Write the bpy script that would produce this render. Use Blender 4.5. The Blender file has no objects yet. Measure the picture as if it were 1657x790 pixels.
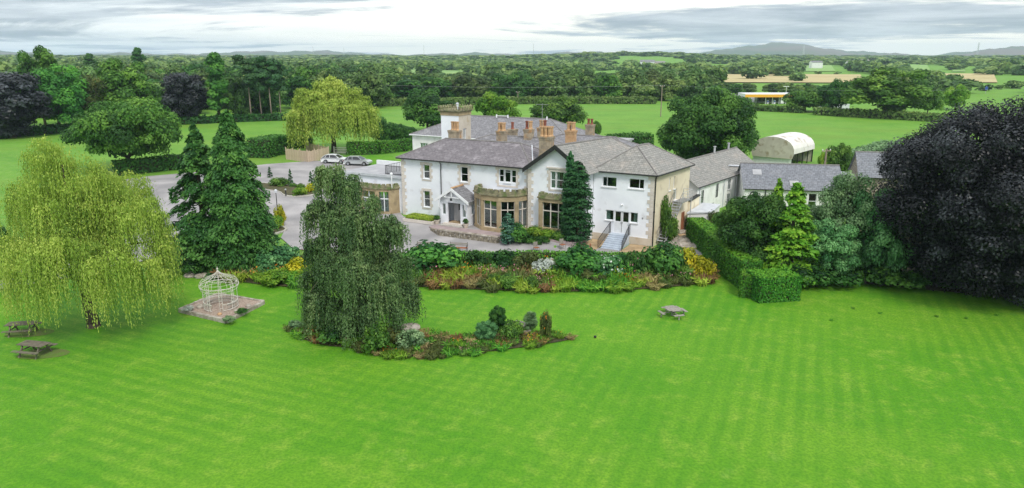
import bpy, math, random
import numpy as np
from mathutils import Matrix, Vector, geometry
random.seed(7); RNG = np.random.default_rng(7)
C = bpy.context.scene.collection
PI = math.pi
# ------------------------------------------------------------------ camera, sky, sun, exposure
F, CH, HY = 1150.0, 17.5, 88.0
PITCH = math.atan((395 - HY) / F)
cam_d = bpy.data.cameras.new('camera'); cam = bpy.data.objects.new('camera', cam_d); C.objects.link(cam)
cam.location = (0, 0, CH); cam.rotation_euler = (PI/2 - PITCH, 0, 0)
cam_d.sensor_width = 36; cam_d.lens = F / 1657 * 36; cam_d.clip_start = 0.5; cam_d.clip_end = 40000
bpy.context.scene.camera = cam
SUN_EL, SUN_AZ = math.radians(50), math.radians(158)      # azimuth clockwise from +Y
w = bpy.data.worlds.new('World'); bpy.context.scene.world = w; w.use_nodes = True
nt = w.node_tree; nt.nodes.clear()
def N(t, typ, **k):
    n = t.nodes.new(typ)
    for a, b in k.items(): setattr(n, a, b)
    return n
def build_world():
    L = nt.links.new
    out = N(nt, 'ShaderNodeOutputWorld')
    sky = N(nt, 'ShaderNodeTexSky', sky_type='NISHITA', sun_disc=False)
    sky.sun_elevation = SUN_EL; sky.sun_rotation = SUN_AZ
    b1 = N(nt, 'ShaderNodeBackground'); b1.inputs[1].default_value = 0.10; L(sky.outputs[0], b1.inputs[0])
    tc = N(nt, 'ShaderNodeTexCoord'); sp = N(nt, 'ShaderNodeSeparateXYZ'); L(tc.outputs['Generated'], sp.inputs[0])
    zz = N(nt, 'ShaderNodeMath', operation='MAXIMUM'); L(sp.outputs[2], zz.inputs[0]); zz.inputs[1].default_value = 0.0
    za = N(nt, 'ShaderNodeMath', operation='ADD'); L(zz.outputs[0], za.inputs[0]); za.inputs[1].default_value = 0.045
    dx = N(nt, 'ShaderNodeMath', operation='DIVIDE'); L(sp.outputs[0], dx.inputs[0]); L(za.outputs[0], dx.inputs[1])
    dy = N(nt, 'ShaderNodeMath', operation='DIVIDE'); L(sp.outputs[1], dy.inputs[0]); L(za.outputs[0], dy.inputs[1])
    cb = N(nt, 'ShaderNodeCombineXYZ'); L(dx.outputs[0], cb.inputs[0]); L(dy.outputs[0], cb.inputs[1])
    def noise(scale, det, off, rough=.55, dist=0.3):
        mp = N(nt, 'ShaderNodeMapping'); mp.inputs['Location'].default_value = off; L(cb.outputs[0], mp.inputs[0])
        n = N(nt, 'ShaderNodeTexNoise'); n.inputs['Scale'].default_value = scale; n.inputs['Detail'].default_value = det
        n.inputs['Roughness'].default_value = rough; n.inputs['Distortion'].default_value = dist; L(mp.outputs[0], n.inputs[0]); return n
    def ramp(src, pts, interp='EASE'):
        r = N(nt, 'ShaderNodeValToRGB'); r.color_ramp.interpolation = interp; e = r.color_ramp.elements
        while len(e) < len(pts): e.new(0.5)
        for q, (p, c) in zip(e, pts): q.position = p; q.color = (*c, 1) if len(c) == 3 else c
        L(src, r.inputs[0]); return r
    # dark grey cloud banks against a pale veil; both run on above and round the frame
    n1 = noise(0.115, 11, (CLX, CLY, 0), .66, .6)
    bank = ramp(n1.outputs[0], [(CL0, (0, 0, 0)), (CL1, (1, 1, 1))])
    n2 = noise(0.35, 8, (31, 4, 0), .6)
    veil = ramp(n2.outputs[0], [(0.30, (.50, .56, .61)), (0.68, (.74, .76, .77))])
    n3 = noise(0.5, 8, (3, 44, 0), .65)
    cloud = ramp(n3.outputs[0], [(0.32, (.20, .24, .30)), (0.72, (.46, .50, .55))])
    # the low sky is thinner and warmer towards the bright quarter
    az = N(nt, 'ShaderNodeVectorMath', operation='DOT_PRODUCT'); az.inputs[1].default_value = (math.sin(.36), math.cos(.36), 0)
    L(tc.outputs['Generated'], az.inputs[0])
    azr = ramp(az.outputs['Value'], [(0.55, (0, 0, 0)), (1.0, (1, 1, 1))])
    el = ramp(zz.outputs[0], [(0.0, (1, 1, 1)), (0.10, (.45, .45, .45)), (0.35, (0, 0, 0))])
    gl = N(nt, 'ShaderNodeMixRGB', blend_type='MULTIPLY'); gl.inputs[0].default_value = 1; L(azr.outputs[0], gl.inputs[1]); L(el.outputs[0], gl.inputs[2])
    warm = N(nt, 'ShaderNodeMixRGB'); L(gl.outputs[0], warm.inputs[0]); L(veil.outputs[0], warm.inputs[1]); warm.inputs[2].default_value = (.88, .84, .74, 1)
    cl = N(nt, 'ShaderNodeMixRGB'); L(bank.outputs[0], cl.inputs[0]); L(warm.outputs[0], cl.inputs[1]); L(cloud.outputs[0], cl.inputs[2])
    b2 = N(nt, 'ShaderNodeBackground'); b2.inputs[1].default_value = SKYB; L(cl.outputs[0], b2.inputs[0])
    mx = N(nt, 'ShaderNodeMixShader'); mx.inputs[0].default_value = 0.90
    L(b1.outputs[0], mx.inputs[1]); L(b2.outputs[0], mx.inputs[2]); L(mx.outputs[0], out.inputs[0])
CLX, CLY, CL0, CL1, SKYB = 7.0, 16.0, .490, .565, 1.0
build_world()
sun_d = bpy.data.lights.new('sun', 'SUN'); sun = bpy.data.objects.new('sun', sun_d); C.objects.link(sun)
sun_d.energy = 1.5; sun_d.angle = math.radians(14); sun_d.color = (1, .96, .88)
sd = Vector((math.sin(SUN_AZ)*math.cos(SUN_EL), math.cos(SUN_AZ)*math.cos(SUN_EL), math.sin(SUN_EL)))
sun.rotation_euler = sd.to_track_quat('Z', 'Y').to_euler(); sun.location = (0, 0, 60)
vs = bpy.context.scene.view_settings
vs.view_transform = 'Standard'; vs.look = 'None'; vs.exposure = 0.74; vs.gamma = 1
cy = bpy.context.scene.cycles; cy.max_bounces = 6; cy.diffuse_bounces = 3; cy.transparent_max_bounces = 8; cy.volume_bounces = 1; cy.use_denoising = True; cy.denoising_prefilter = 'NONE'; cy.sample_clamp_indirect = 4

# ------------------------------------------------------------------ survey helpers (photograph pixel -> place on the ground)
def ss(a, b, x):
    t = min(1, max(0, (x - a) / (b - a))); return t*t*(3 - 2*t)
TH = math.radians(-28); EX = (math.cos(TH), math.sin(TH)); EY = (-math.sin(TH), math.cos(TH)); HA = (-12.3, 78.5)
def L2(x, y):
    dx, dy = x - HA[0], y - HA[1]; return dx*EX[0] + dy*EX[1], dx*EY[0] + dy*EY[1]
def W2(lx, ly): return HA[0] + lx*EX[0] + ly*EY[0], HA[1] + lx*EX[1] + ly*EY[1]
def T(x, y):
    r = math.hypot(x, y)
    lx, ly = L2(x, y)
    s = max(ss(-2.2, -6, ly) if ly < 0 else 0, ss(19, 23, lx)*ss(18, 8, ly)*ss(-60, -30, ly + 30))
    z = -0.6*s
    if r > 300:
        z += 5*ss(350, 2200, r) + 2.5*ss(500, 900, r)*math.sin(x/210 + 1)*math.cos(y/260) + 9*ss(900, 1500, r)*ss(3200, 1700, r)*math.exp(-((x/r - .17)/.10)**2)
    return z
def ray(px, py):
    u, v = (px - 828.5)/F, (395 - py)/F
    return u, math.cos(PITCH) + v*math.sin(PITCH), -math.sin(PITCH) + v*math.cos(PITCH)
def g(px, py, z=None):
    r = ray(px, py); zz = 0 if z is None else z
    for _ in range(6):
        t = (zz - CH)/min(r[2], -1e-4); x, y = r[0]*t, r[1]*t
        if z is not None: break
        zz = T(x, y)
    return x, y
def zat(py, Y):
    r = ray(828, py); return CH + r[2]*Y/r[1]
def mpp(Y): return math.hypot(Y, CH)/F            # metres in one photograph pixel
# ------------------------------------------------------------------ materials
MATS = {}
def srgb(r, g_, b):
    f = lambda c: (c/255/12.92 if c/255 <= .04045 else ((c/255 + .055)/1.055)**2.4)
    return f(r), f(g_), f(b)
def mat(name, c1, c2=None, scale=2.0, rough=.8, bump=0.0, bscale=None, detail=6, spec=.3, metal=0, lo=.35, hi=.65, stretch=None, c3=None, s3=.4, w3=(.55, .7), coord='Object'):
    m = bpy.data.materials.new(name); m.use_nodes = True; t = m.node_tree; L = t.links.new
    b = t.nodes['Principled BSDF']; b.inputs['Roughness'].default_value = rough; b.inputs['Metallic'].default_value = metal
    b.inputs['Specular IOR Level'].default_value = spec
    c2 = c2 or tuple(x*.8 for x in c1)
    tc = N(t, 'ShaderNodeTexCoord'); v = tc.outputs[coord]
    if stretch:
        mp = N(t, 'ShaderNodeMapping'); mp.inputs['Scale'].default_value = stretch; L(v, mp.inputs[0]); v = mp.outputs[0]
    n = N(t, 'ShaderNodeTexNoise'); n.inputs['Scale'].default_value = scale; n.inputs['Detail'].default_value = detail; L(v, n.inputs[0])
    r = N(t, 'ShaderNodeValToRGB'); r.color_ramp.elements[0].position = lo; r.color_ramp.elements[1].position = hi
    r.color_ramp.elements[0].color = (*c2, 1); r.color_ramp.elements[1].color = (*c1, 1); L(n.outputs[0], r.inputs[0])
    col = r.outputs[0]
    if c3:
        n3 = N(t, 'ShaderNodeTexNoise'); n3.inputs['Scale'].default_value = s3; n3.inputs['Detail'].default_value = 5; L(v, n3.inputs[0])
        r3 = N(t, 'ShaderNodeValToRGB'); r3.color_ramp.elements[0].position = w3[0]; r3.color_ramp.elements[1].position = w3[1]; L(n3.outputs[0], r3.inputs[0])
        mx = N(t, 'ShaderNodeMixRGB'); L(r3.outputs[0], mx.inputs[0]); L(col, mx.inputs[1]); mx.inputs[2].default_value = (*c3, 1); col = mx.outputs[0]
    oi = N(t, 'ShaderNodeObjectInfo'); mr = N(t, 'ShaderNodeMapRange'); mr.inputs[3].default_value = .92; mr.inputs[4].default_value = 1.06
    L(oi.outputs['Random'], mr.inputs[0])
    hs = N(t, 'ShaderNodeHueSaturation'); L(mr.outputs[0], hs.inputs['Value']); L(col, hs.inputs['Color']); col = hs.outputs[0]
    L(col, b.inputs['Base Color'])
    if bump:
        nb = N(t, 'ShaderNodeTexNoise'); nb.inputs['Scale'].default_value = bscale or scale*6; nb.inputs['Detail'].default_value = 4; L(v, nb.inputs[0])
        bp = N(t, 'ShaderNodeBump'); bp.inputs['Strength'].default_value = bump; bp.inputs['Distance'].default_value = .05
        L(nb.outputs[0], bp.inputs['Height']); L(bp.outputs[0], b.inputs['Normal'])
    MATS[name] = m; return m
def leafmat(name, dark, mid, light, trans=.35, rough=.55, var=.10, hue=.012):
    m = bpy.data.materials.new(name); m.use_nodes = True; t = m.node_tree; L = t.links.new
    b = t.nodes['Principled BSDF']; b.inputs['Roughness'].default_value = rough; b.inputs['Specular IOR Level'].default_value = .25
    at = N(t, 'ShaderNodeAttribute', attribute_name='tint')
    r = N(t, 'ShaderNodeValToRGB'); e = r.color_ramp.elements; e.new(.5)
    for q, p, c in zip(e, (0, .5, 1), (dark, mid, light)): q.position = p; q.color = (*c, 1)
    L(at.outputs['Fac'], r.inputs[0])
    oi = N(t, 'ShaderNodeObjectInfo')
    mr = N(t, 'ShaderNodeMapRange'); mr.inputs[3].default_value = 1 - var*2; mr.inputs[4].default_value = 1 + var*2; L(oi.outputs['Random'], mr.inputs[0])
    sc = N(t, 'ShaderNodeMath', operation='MULTIPLY'); sc.inputs[1].default_value = 7.31; L(oi.outputs['Random'], sc.inputs[0])
    fr = N(t, 'ShaderNodeMath', operation='FRACT'); L(sc.outputs[0], fr.inputs[0])
    mh = N(t, 'ShaderNodeMapRange'); mh.inputs[3].default_value = .5 - hue; mh.inputs[4].default_value = .5 + hue*.6; L(fr.outputs[0], mh.inputs[0])
    hs = N(t, 'ShaderNodeHueSaturation'); L(mh.outputs[0], hs.inputs['Hue']); L(mr.outputs[0], hs.inputs['Value']); L(r.outputs[0], hs.inputs['Color'])
    L(hs.outputs[0], b.inputs['Base Color'])
    tr = N(t, 'ShaderNodeBsdfTranslucent'); L(hs.outputs[0], tr.inputs[0])
    mx = N(t, 'ShaderNodeMixShader'); mx.inputs[0].default_value = trans
    L(b.outputs[0], mx.inputs[1]); L(tr.outputs[0], mx.inputs[2]); L(mx.outputs[0], t.nodes['Material Output'].inputs[0])
    MATS[name] = m; return m
# ------------------------------------------------------------------ objects
def tag(o, label=None, cat=None, group=None, kind=None):
    for k, v in (('label', label), ('category', cat), ('group', group), ('kind', kind)):
        if v: o[k] = v
    return o
def thing(name, label, cat, loc=(0, 0, 0), rz=0, group=None):
    o = bpy.data.objects.new(name, None); C.objects.link(o); o.location = loc; o.rotation_euler = (0, 0, rz)
    o.empty_display_size = .3
    return tag(o, label, cat, group)
def link(name, me, parent=None, loc=None, rz=0):
    o = bpy.data.objects.new(name, me); C.objects.link(o)
    if parent: o.parent = parent
    if loc: o.location = loc
    if rz: o.rotation_euler = (0, 0, rz)
    return o
def copy_tree(root, loc, rz=0, sc=1, label=None, group=None, cat=None):
    r = root.copy(); C.objects.link(r); r.location = loc; r.rotation_euler = (0, 0, rz)
    r.scale = (sc, sc, sc) if not isinstance(sc, tuple) else sc
    if label: r['label'] = label
    if group: r['group'] = group
    elif 'group' in r.keys(): del r['group']
    if cat: r['category'] = cat
    for ch in root.children:
        c = ch.copy(); C.objects.link(c); c.parent = r
        for gch in ch.children:
            d = gch.copy(); C.objects.link(d); d.parent = c
    return r
class MB:
    def __init__(s, M=None): s.v = []; s.f = []; s.uv = {}; s.M = M; s.t = {}
    def add(s, vs_, fs, uvs=None):
        k = len(s.v)
        for p in vs_:
            p = Vector(p); s.v.append(tuple(s.M @ p) if s.M else tuple(p))
        for i, f in enumerate(fs):
            if uvs: s.uv[len(s.f)] = uvs[i]
            s.f.append(tuple(k + a for a in f))
    def box(s, x0, y0, z0, x1, y1, z1):
        s.add([(x0, y0, z0), (x1, y0, z0), (x1, y1, z0), (x0, y1, z0), (x0, y0, z1), (x1, y0, z1), (x1, y1, z1), (x0, y1, z1)],
              [(0, 3, 2, 1), (4, 5, 6, 7), (0, 1, 5, 4), (1, 2, 6, 5), (2, 3, 7, 6), (3, 0, 4, 7)]); return s
    def prism(s, poly, z0, z1):
        n = len(poly); s.add([(x, y, z0) for x, y in poly] + [(x, y, z1) for x, y in poly],
              [tuple(range(n))[::-1], tuple(range(n, 2*n))] + [(i, (i+1) % n, n + (i+1) % n, n + i) for i in range(n)]); return s
    def poly(s, pts, uvs=None): s.add(pts, [tuple(range(len(pts)))], [uvs] if uvs else None); return s
    def tube(s, p, q, r0, r1=None, n=6, caps=True):
        p, q = Vector(p), Vector(q); r1 = r0 if r1 is None else r1; d = (q - p)
        if d.length < 1e-6: return s
        d.normalize(); a = d.orthogonal().normalized(); b = d.cross(a)
        vs_ = [tuple(c + (a*math.cos(2*PI*i/n) + b*math.sin(2*PI*i/n))*r) for c, r in ((p, r0), (q, r1)) for i in range(n)]
        fs = [(i, (i+1) % n, n + (i+1) % n, n + i) for i in range(n)]
        if caps: fs += [tuple(range(n))[::-1], tuple(range(n, 2*n))]
        s.add(vs_, fs); return s
    def path(s, pts, r, n=5):
        for i in range(len(pts) - 1):
            ra = r(i/(len(pts)-1)) if callable(r) else r; rb = r((i+1)/(len(pts)-1)) if callable(r) else r
            s.tube(pts[i], pts[i+1], ra, rb, n)
        return s
    def lathe(s, prof, n=12, c=(0, 0)):
        k = len(prof); vs_ = [(c[0] + r*math.cos(2*PI*i/n), c[1] + r*math.sin(2*PI*i/n), z) for i in range(n) for r, z in prof]
        s.add(vs_, [(i*k + j, ((i+1) % n)*k + j, ((i+1) % n)*k + j + 1, i*k + j + 1) for i in range(n) for j in range(k - 1)]); return s
    def mesh(s, name, material, smooth=False):
        me = bpy.data.meshes.new(name); me.from_pydata(s.v, [], s.f); me.validate(clean_customdata=False)
        if s.uv and len(me.polygons) == len(s.f):
            ul = me.uv_layers.new(name='uv')
            for i, uvs in s.uv.items():
                for j, li in enumerate(me.polygons[i].loop_indices): ul.data[li].uv = uvs[j]
        me.materials.append(material)
        if smooth: me.shade_smooth()
        return me
    def build(s, name, material, parent=None, loc=None, rz=0, smooth=False): return link(name, s.mesh(name, material, smooth), parent, loc, rz)
def part(name, material, parent, fn, **k):
    m = MB(k.pop('M', None)); fn(m); return m.build(name, material, parent, **k)
# ------------------------------------------------------------------ foliage
def unit(a): return a/np.maximum(np.linalg.norm(a, axis=1, keepdims=True), 1e-9)
def rdir(n): return unit(RNG.normal(size=(n, 3)))
class Leaves:
    def __init__(s): s.c = []; s.n = []; s.s = []; s.t = []; s.d = []; s.a = []
    def add(s, c, n, size, tint, d=None, asp=.62):
        k = len(c)
        if not k: return
        n = unit(n); size = np.broadcast_to(size, (k,)); tint = np.clip(np.broadcast_to(tint, (k,)), 0, 1)
        if d is None: d = rdir(k)
        d = d - n*np.sum(d*n, axis=1, keepdims=True); d = unit(d)
        s.c.append(c); s.n.append(n); s.s.append(size); s.t.append(tint); s.d.append(d); s.a.append(np.full(k, asp))
    def arrays(s):
        c, n, z, t, d, a = (np.concatenate(q) for q in (s.c, s.n, s.s, s.t, s.d, s.a))
        b = np.cross(n, d); h = z[:, None]
        v = np.stack([c + d*h, c + b*h*a[:, None], c - d*h, c - b*h*a[:, None]], axis=1).reshape(-1, 3)
        return v.astype(np.float32), t.astype(np.float32)
    def mesh(s, name, material):
        v, t = s.arrays(); return quads(name, v, t, material)
def quads(name, v, t, material):
    k = len(t); me = bpy.data.meshes.new(name)
    me.vertices.add(4*k); me.vertices.foreach_set('co', v.ravel())
    me.loops.add(4*k); me.loops.foreach_set('vertex_index', np.arange(4*k, dtype=np.int32))
    me.polygons.add(k); me.polygons.foreach_set('loop_start', np.arange(0, 4*k, 4, dtype=np.int32))
    at = me.attributes.new('tint', 'FLOAT', 'FACE'); at.data.foreach_set('value', t)
    me.update(); me.materials.append(material); return me
def blob(L, c, r, n, size, tint, flat=.8, up=-.4, jit=.35):
    """a clump of leaves round c, open underneath"""
    d = rdir(int(n*1.6)); d = d[d[:, 2] > up - RNG.random(len(d))*.3][:int(n)]
    k = len(d); rr = r*(.50 + .66*RNG.random((k, 1))**.75)
    p = c + d*rr*np.array([1, 1, flat]); nn = d + RNG.normal(size=(k, 3))*jit + np.array([0, 0, .35])
    L.add(p, nn, size*(.7 + .6*RNG.random(k)), tint + RNG.normal(size=k)*.13)
def broadleaf(R, H, base=.18, nb=60, nl=14000, leaf=.22, br=.27, top=1.0, squash=1.0, seed=1, vary=.22, lowfill=.5):
    """crown of overlapping clumps in an ellipsoid; returns leaves and limb ends"""
    global RNG
    RNG = np.random.default_rng(seed); L = Leaves()
    zc = H*(base + (1-base)*.46); rz = H*(1-base)*.54
    ends = []; lump = rdir(9); la = RNG.random(9)*.22
    for i in range(nb):
        d = rdir(1)[0]
        if d[2] < -.55 and RNG.random() > lowfill: d[2] = abs(d[2])
        q = 1 + sum(la[j]*max(0, float(d @ lump[j]) - .55)*2 for j in range(9)) - .10
        f = (.50 + .38*RNG.random()**.5)*q
        b = br*R*(.65 + .7*RNG.random())
        hr = R*(1 if d[2] < 0 else top)
        c = np.array([d[0]*hr*f, d[1]*hr*f, zc + d[2]*rz*f*squash])
        c[2] = max(c[2], H*base*.7 + b*.5)
        n = nl/nb*(b/(br*R))**2
        blob(L, c, b, n, leaf, .5 + RNG.normal()*vary, up=-.5)
        if i % 4 == 0: ends.append(c)
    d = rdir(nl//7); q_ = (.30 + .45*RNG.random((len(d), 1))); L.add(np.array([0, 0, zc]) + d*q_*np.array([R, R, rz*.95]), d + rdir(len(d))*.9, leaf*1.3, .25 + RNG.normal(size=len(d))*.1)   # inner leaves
    return L, ends
def trunk_mb(H, r, zsplit, ends, lean=(0, 0), bark=None, seg=7):
    m = MB(); top = Vector((lean[0], lean[1], zsplit))
    m.tube((0, 0, -.4), (0, 0, .25), r*1.55, r*1.08, seg); m.tube((0, 0, .25), top, r*1.08, r*.72, seg)
    for e in ends:
        e = Vector(e); mid = top.lerp(e, .5) + Vector((0, 0, (e - top).length*.10))
        m.tube(top - Vector((0, 0, .2)), mid, r*.42, r*.24, 5); m.tube(mid, e, r*.24, r*.07, 4)
    return m
def strands(L, starts, out, lens, leaf, tint, arch=.35, step=.22, thin=1.0, sway=.12):
    """hanging shoots: from each start go out a little, then hang; long narrow leaves along them"""
    for s0, o, ln, tt in zip(starts, out, lens, tint):
        n = max(3, int(ln/step)); u = np.linspace(0, 1, n)[:, None]
        o = np.array([o[0], o[1], 0]); on = o/max(np.linalg.norm(o), 1e-6)
        w = RNG.normal(size=2)*sway
        reach = ln*arch*(.5 + RNG.random()*.8)
        p = s0 + on*reach*np.sqrt(u)*.9 + np.array([0, 0, 1.])*(-(u**1.35)*ln + .25*reach*np.sin(np.minimum(u*4, 1)*PI)) + np.array([w[0], w[1], 0])*u*ln*.35
        k = len(p); p = p + RNG.normal(size=(k, 3))*leaf*.45
        dn = np.array([0, 0, -1.]) + RNG.normal(size=(k, 3))*.28
        nn = np.tile(on, (k, 1)) + RNG.normal(size=(k, 3))*.7 + np.array([0, 0, .25])
        L.add(p, nn, leaf*(.75 + .5*RNG.random(k)), tt + RNG.normal(size=k)*.10, d=dn, asp=.30*thin)
def weeping(R, H, ncl, per, leaf, seed, base=.25, hang=(.25, .6), tiers=1, vary=.2, prof=None, tvar=.5, arch=.3, step=.22, flat=.9, minz=.4, thin=1.0, topn=1.0, lobes=None):
    """dome of umbrella-like clusters whose shoots hang down"""
    global RNG
    RNG = np.random.default_rng(seed); L = Leaves(); ends = []
    for i in range(ncl):
        a = RNG.random()*2*PI; q = RNG.random()
        if lobes:
            wts = np.array([l[3]**2 for l in lobes]); lb = lobes[int(RNG.choice(len(lobes), p=wts/wts.sum()))]; d0 = rdir(1)[0]; d0[2] = abs(d0[2])
            c = np.array(lb[:3]) + d0*lb[3]*np.array([1, 1, .75])*(.55 + .45*RNG.random()); rr = lb[3]; z = c[2]
        elif prof: zf = RNG.random()**topn; rr = R*prof(zf)*(.35 + .65*math.sqrt(RNG.random())); z = H*zf
        else:
            rr = R*.86*math.sqrt(q); z = H*(base + (1 - base)*math.sqrt(max(0, 1 - (rr/R)**2*.93)))*(.93 + .09*RNG.random())
            if RNG.random() < .35: z *= .55 + .4*RNG.random()
        if not lobes: c = np.array([rr*math.cos(a), rr*math.sin(a), z])
        cr = R*(.16 + .14*RNG.random()) if not lobes else R*(.07 + .08*RNG.random())
        t0 = tvar + RNG.normal()*vary; ends.append(c)
        st = c + rdir(per)*np.array([cr, cr, cr*.45])*(RNG.random((per, 1))**.5)
        out = (st - c)[:, :2]/cr*.8 + c[None, :2]/R*.9 + RNG.normal(size=(per, 2))*.15
        ln = H*(hang[0] + (hang[1] - hang[0])*RNG.random(per))*(.5 + .5*RNG.random()); ln = np.minimum(ln, np.maximum(st[:, 2] - minz, .5))
        strands(L, st, out, ln, leaf, np.full(per, t0), arch, step, thin)
        blob(L, c, cr, per*2.2, leaf*.9, t0 + .08, flat=.5)
    return L, ends
def conifer(R, H, nbr, per, leaf, seed, prof, base=.03, droop=.35, vary=.2, tvar=.5, spread=.30, asp=.5, ragged=.25):
    """whorled boughs with drooping sprays"""
    global RNG
    RNG = np.random.default_rng(seed); L = Leaves()
    for i in range(nbr):
        zf = base + (1 - base)*((i + RNG.random())/nbr)**.92; z = H*zf; a = RNG.random()*2*PI
        ln = R*prof(zf)*(1 - ragged + 1.25*ragged*RNG.random())
        k = max(6, int(per*(ln/R + .15))); u = (.30 + .70*RNG.random(k)**.7)
        ax = np.array([math.cos(a), math.sin(a), 0.]); sx = np.array([-math.sin(a), math.cos(a), 0.])
        wid = spread*(ln + .15*R)*(1.1 - u*.55)
        lat = RNG.normal(size=k)*.5*wid
        p = ax*(u*ln)[:, None] + sx*lat[:, None]
        p[:, 2] = z - droop*ln*u**1.7 - abs(lat)*.35 + RNG.normal(size=k)*.05*R*.5 + .10*ln*np.sin(u*PI)
        t0 = tvar + RNG.normal()*vary
        nn = np.array([0, 0, .8]) + ax*.55 + RNG.normal(size=(k, 3))*.45
        dd = ax*.8 + np.array([0, 0, -.55]) + RNG.normal(size=(k, 3))*.4
        L.add(p, nn, leaf*(.6 + .7*RNG.random(k)), t0 + .25*(u - .7) + RNG.normal(size=k)*.09, d=dd, asp=asp)
    return L
def hedge_leaves(pts, w, h, dens, leaf, z=0, tvar=.5, wob=.12, toptint=.15):
    L = Leaves()
    for (x0, y0), (x1, y1) in zip(pts[:-1], pts[1:]):
        ln = math.hypot(x1-x0, y1-y0); ex, ey = (x1-x0)/ln, (y1-y0)/ln
        for kind, area in (('s', ln*h), ('r', ln*h), ('t', ln*w), ('e', w*h), ('f', w*h)):
            k = int(area*dens); u = RNG.random(k); v = RNG.random(k)
            jit = RNG.normal(size=k)*leaf*.5
            if kind in 'sr':
                sg = 1 if kind == 's' else -1
                a = u*ln; q = sg*(w/2 + jit + wob*np.sin(u*ln*1.7 + sg)*.6 + wob*.5*np.sin(u*ln*.6)); zz = v*h; n = np.tile([-ey*sg, ex*sg, .15], (k, 1)); tt = tvar
            elif kind == 't': a = u*ln; q = (v-.5)*w; zz = h + jit + wob*np.sin(u*ln*1.3)*.5; n = np.tile([0., 0, 1], (k, 1)); tt = tvar + toptint  # top leaves tinted lighter: light from above painted into the colour
            else: sg = -1 if kind == 'e' else 1; a = (0 if sg < 0 else ln) + jit + np.zeros(k); q = (u-.5)*w; zz = v*h; n = np.tile([ex*sg, ey*sg, .1], (k, 1)); tt = tvar
            p = np.stack([x0 + ex*a - ey*q, y0 + ey*a + ex*q, z + zz], 1)
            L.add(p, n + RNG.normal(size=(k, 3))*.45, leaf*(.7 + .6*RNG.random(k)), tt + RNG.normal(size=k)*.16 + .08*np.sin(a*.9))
    return L
def hedge(name, label, pts, w, h, m, leaf=.12, dens=60, cat='hedge', tvar=.5, group=None, wob=.12):
    x0, y0 = pts[0]; z = T(x0, y0); z = min(T(*p) for p in pts)
    r = thing(name, label, cat, (x0, y0, z), group=group); pp = [(x-x0, y-y0) for x, y in pts]
    link('foliage', hedge_leaves(pp, w, h, dens, leaf, tvar=tvar, wob=wob, toptint=.30 if wob < .1 else .15).mesh('foliage', m), r)  # clipped hedges get a stronger painted top light
    c = MB()
    for (a, b), (c2, d) in zip(pp[:-1], pp[1:]):
        ln = math.hypot(c2-a, d-b); ex, ey = (c2-a)/ln, (d-b)/ln; q = w/2 - leaf*1.2; e0 = leaf
        P = [(a+ex*e0-ey*q, b+ey*e0+ex*q), (c2-ex*e0-ey*q, d-ey*e0+ex*q), (c2-ex*e0+ey*q, d-ey*e0-ex*q), (a+ex*e0+ey*q, b+ey*e0-ex*q)]
        c.prism(P, 0, h - leaf*1.2)
    c.build('inner_twigs', MATS['twig'], r); return r
def tree_proto(name, L, tmb, leafm, barkm, smooth=True):
    """meshes only: (trunk mesh, crown mesh)"""
    return tmb.mesh(name + '_trunk', barkm, smooth), L.mesh(name + '_crown', leafm)
def plant_tree(P, name, label, cat, x, y, s=1.0, rz=None, group=None, z=None, sz=None):
    r = thing(name, label, cat, (x, y, T(x, y) if z is None else z), random.random()*6.28 if rz is None else rz, group)
    s2 = s if isinstance(s, tuple) else (s, s, sz or s)
    r.scale = s2
    link('trunk', P[0], r); link('crown', P[1], r); return r
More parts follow.
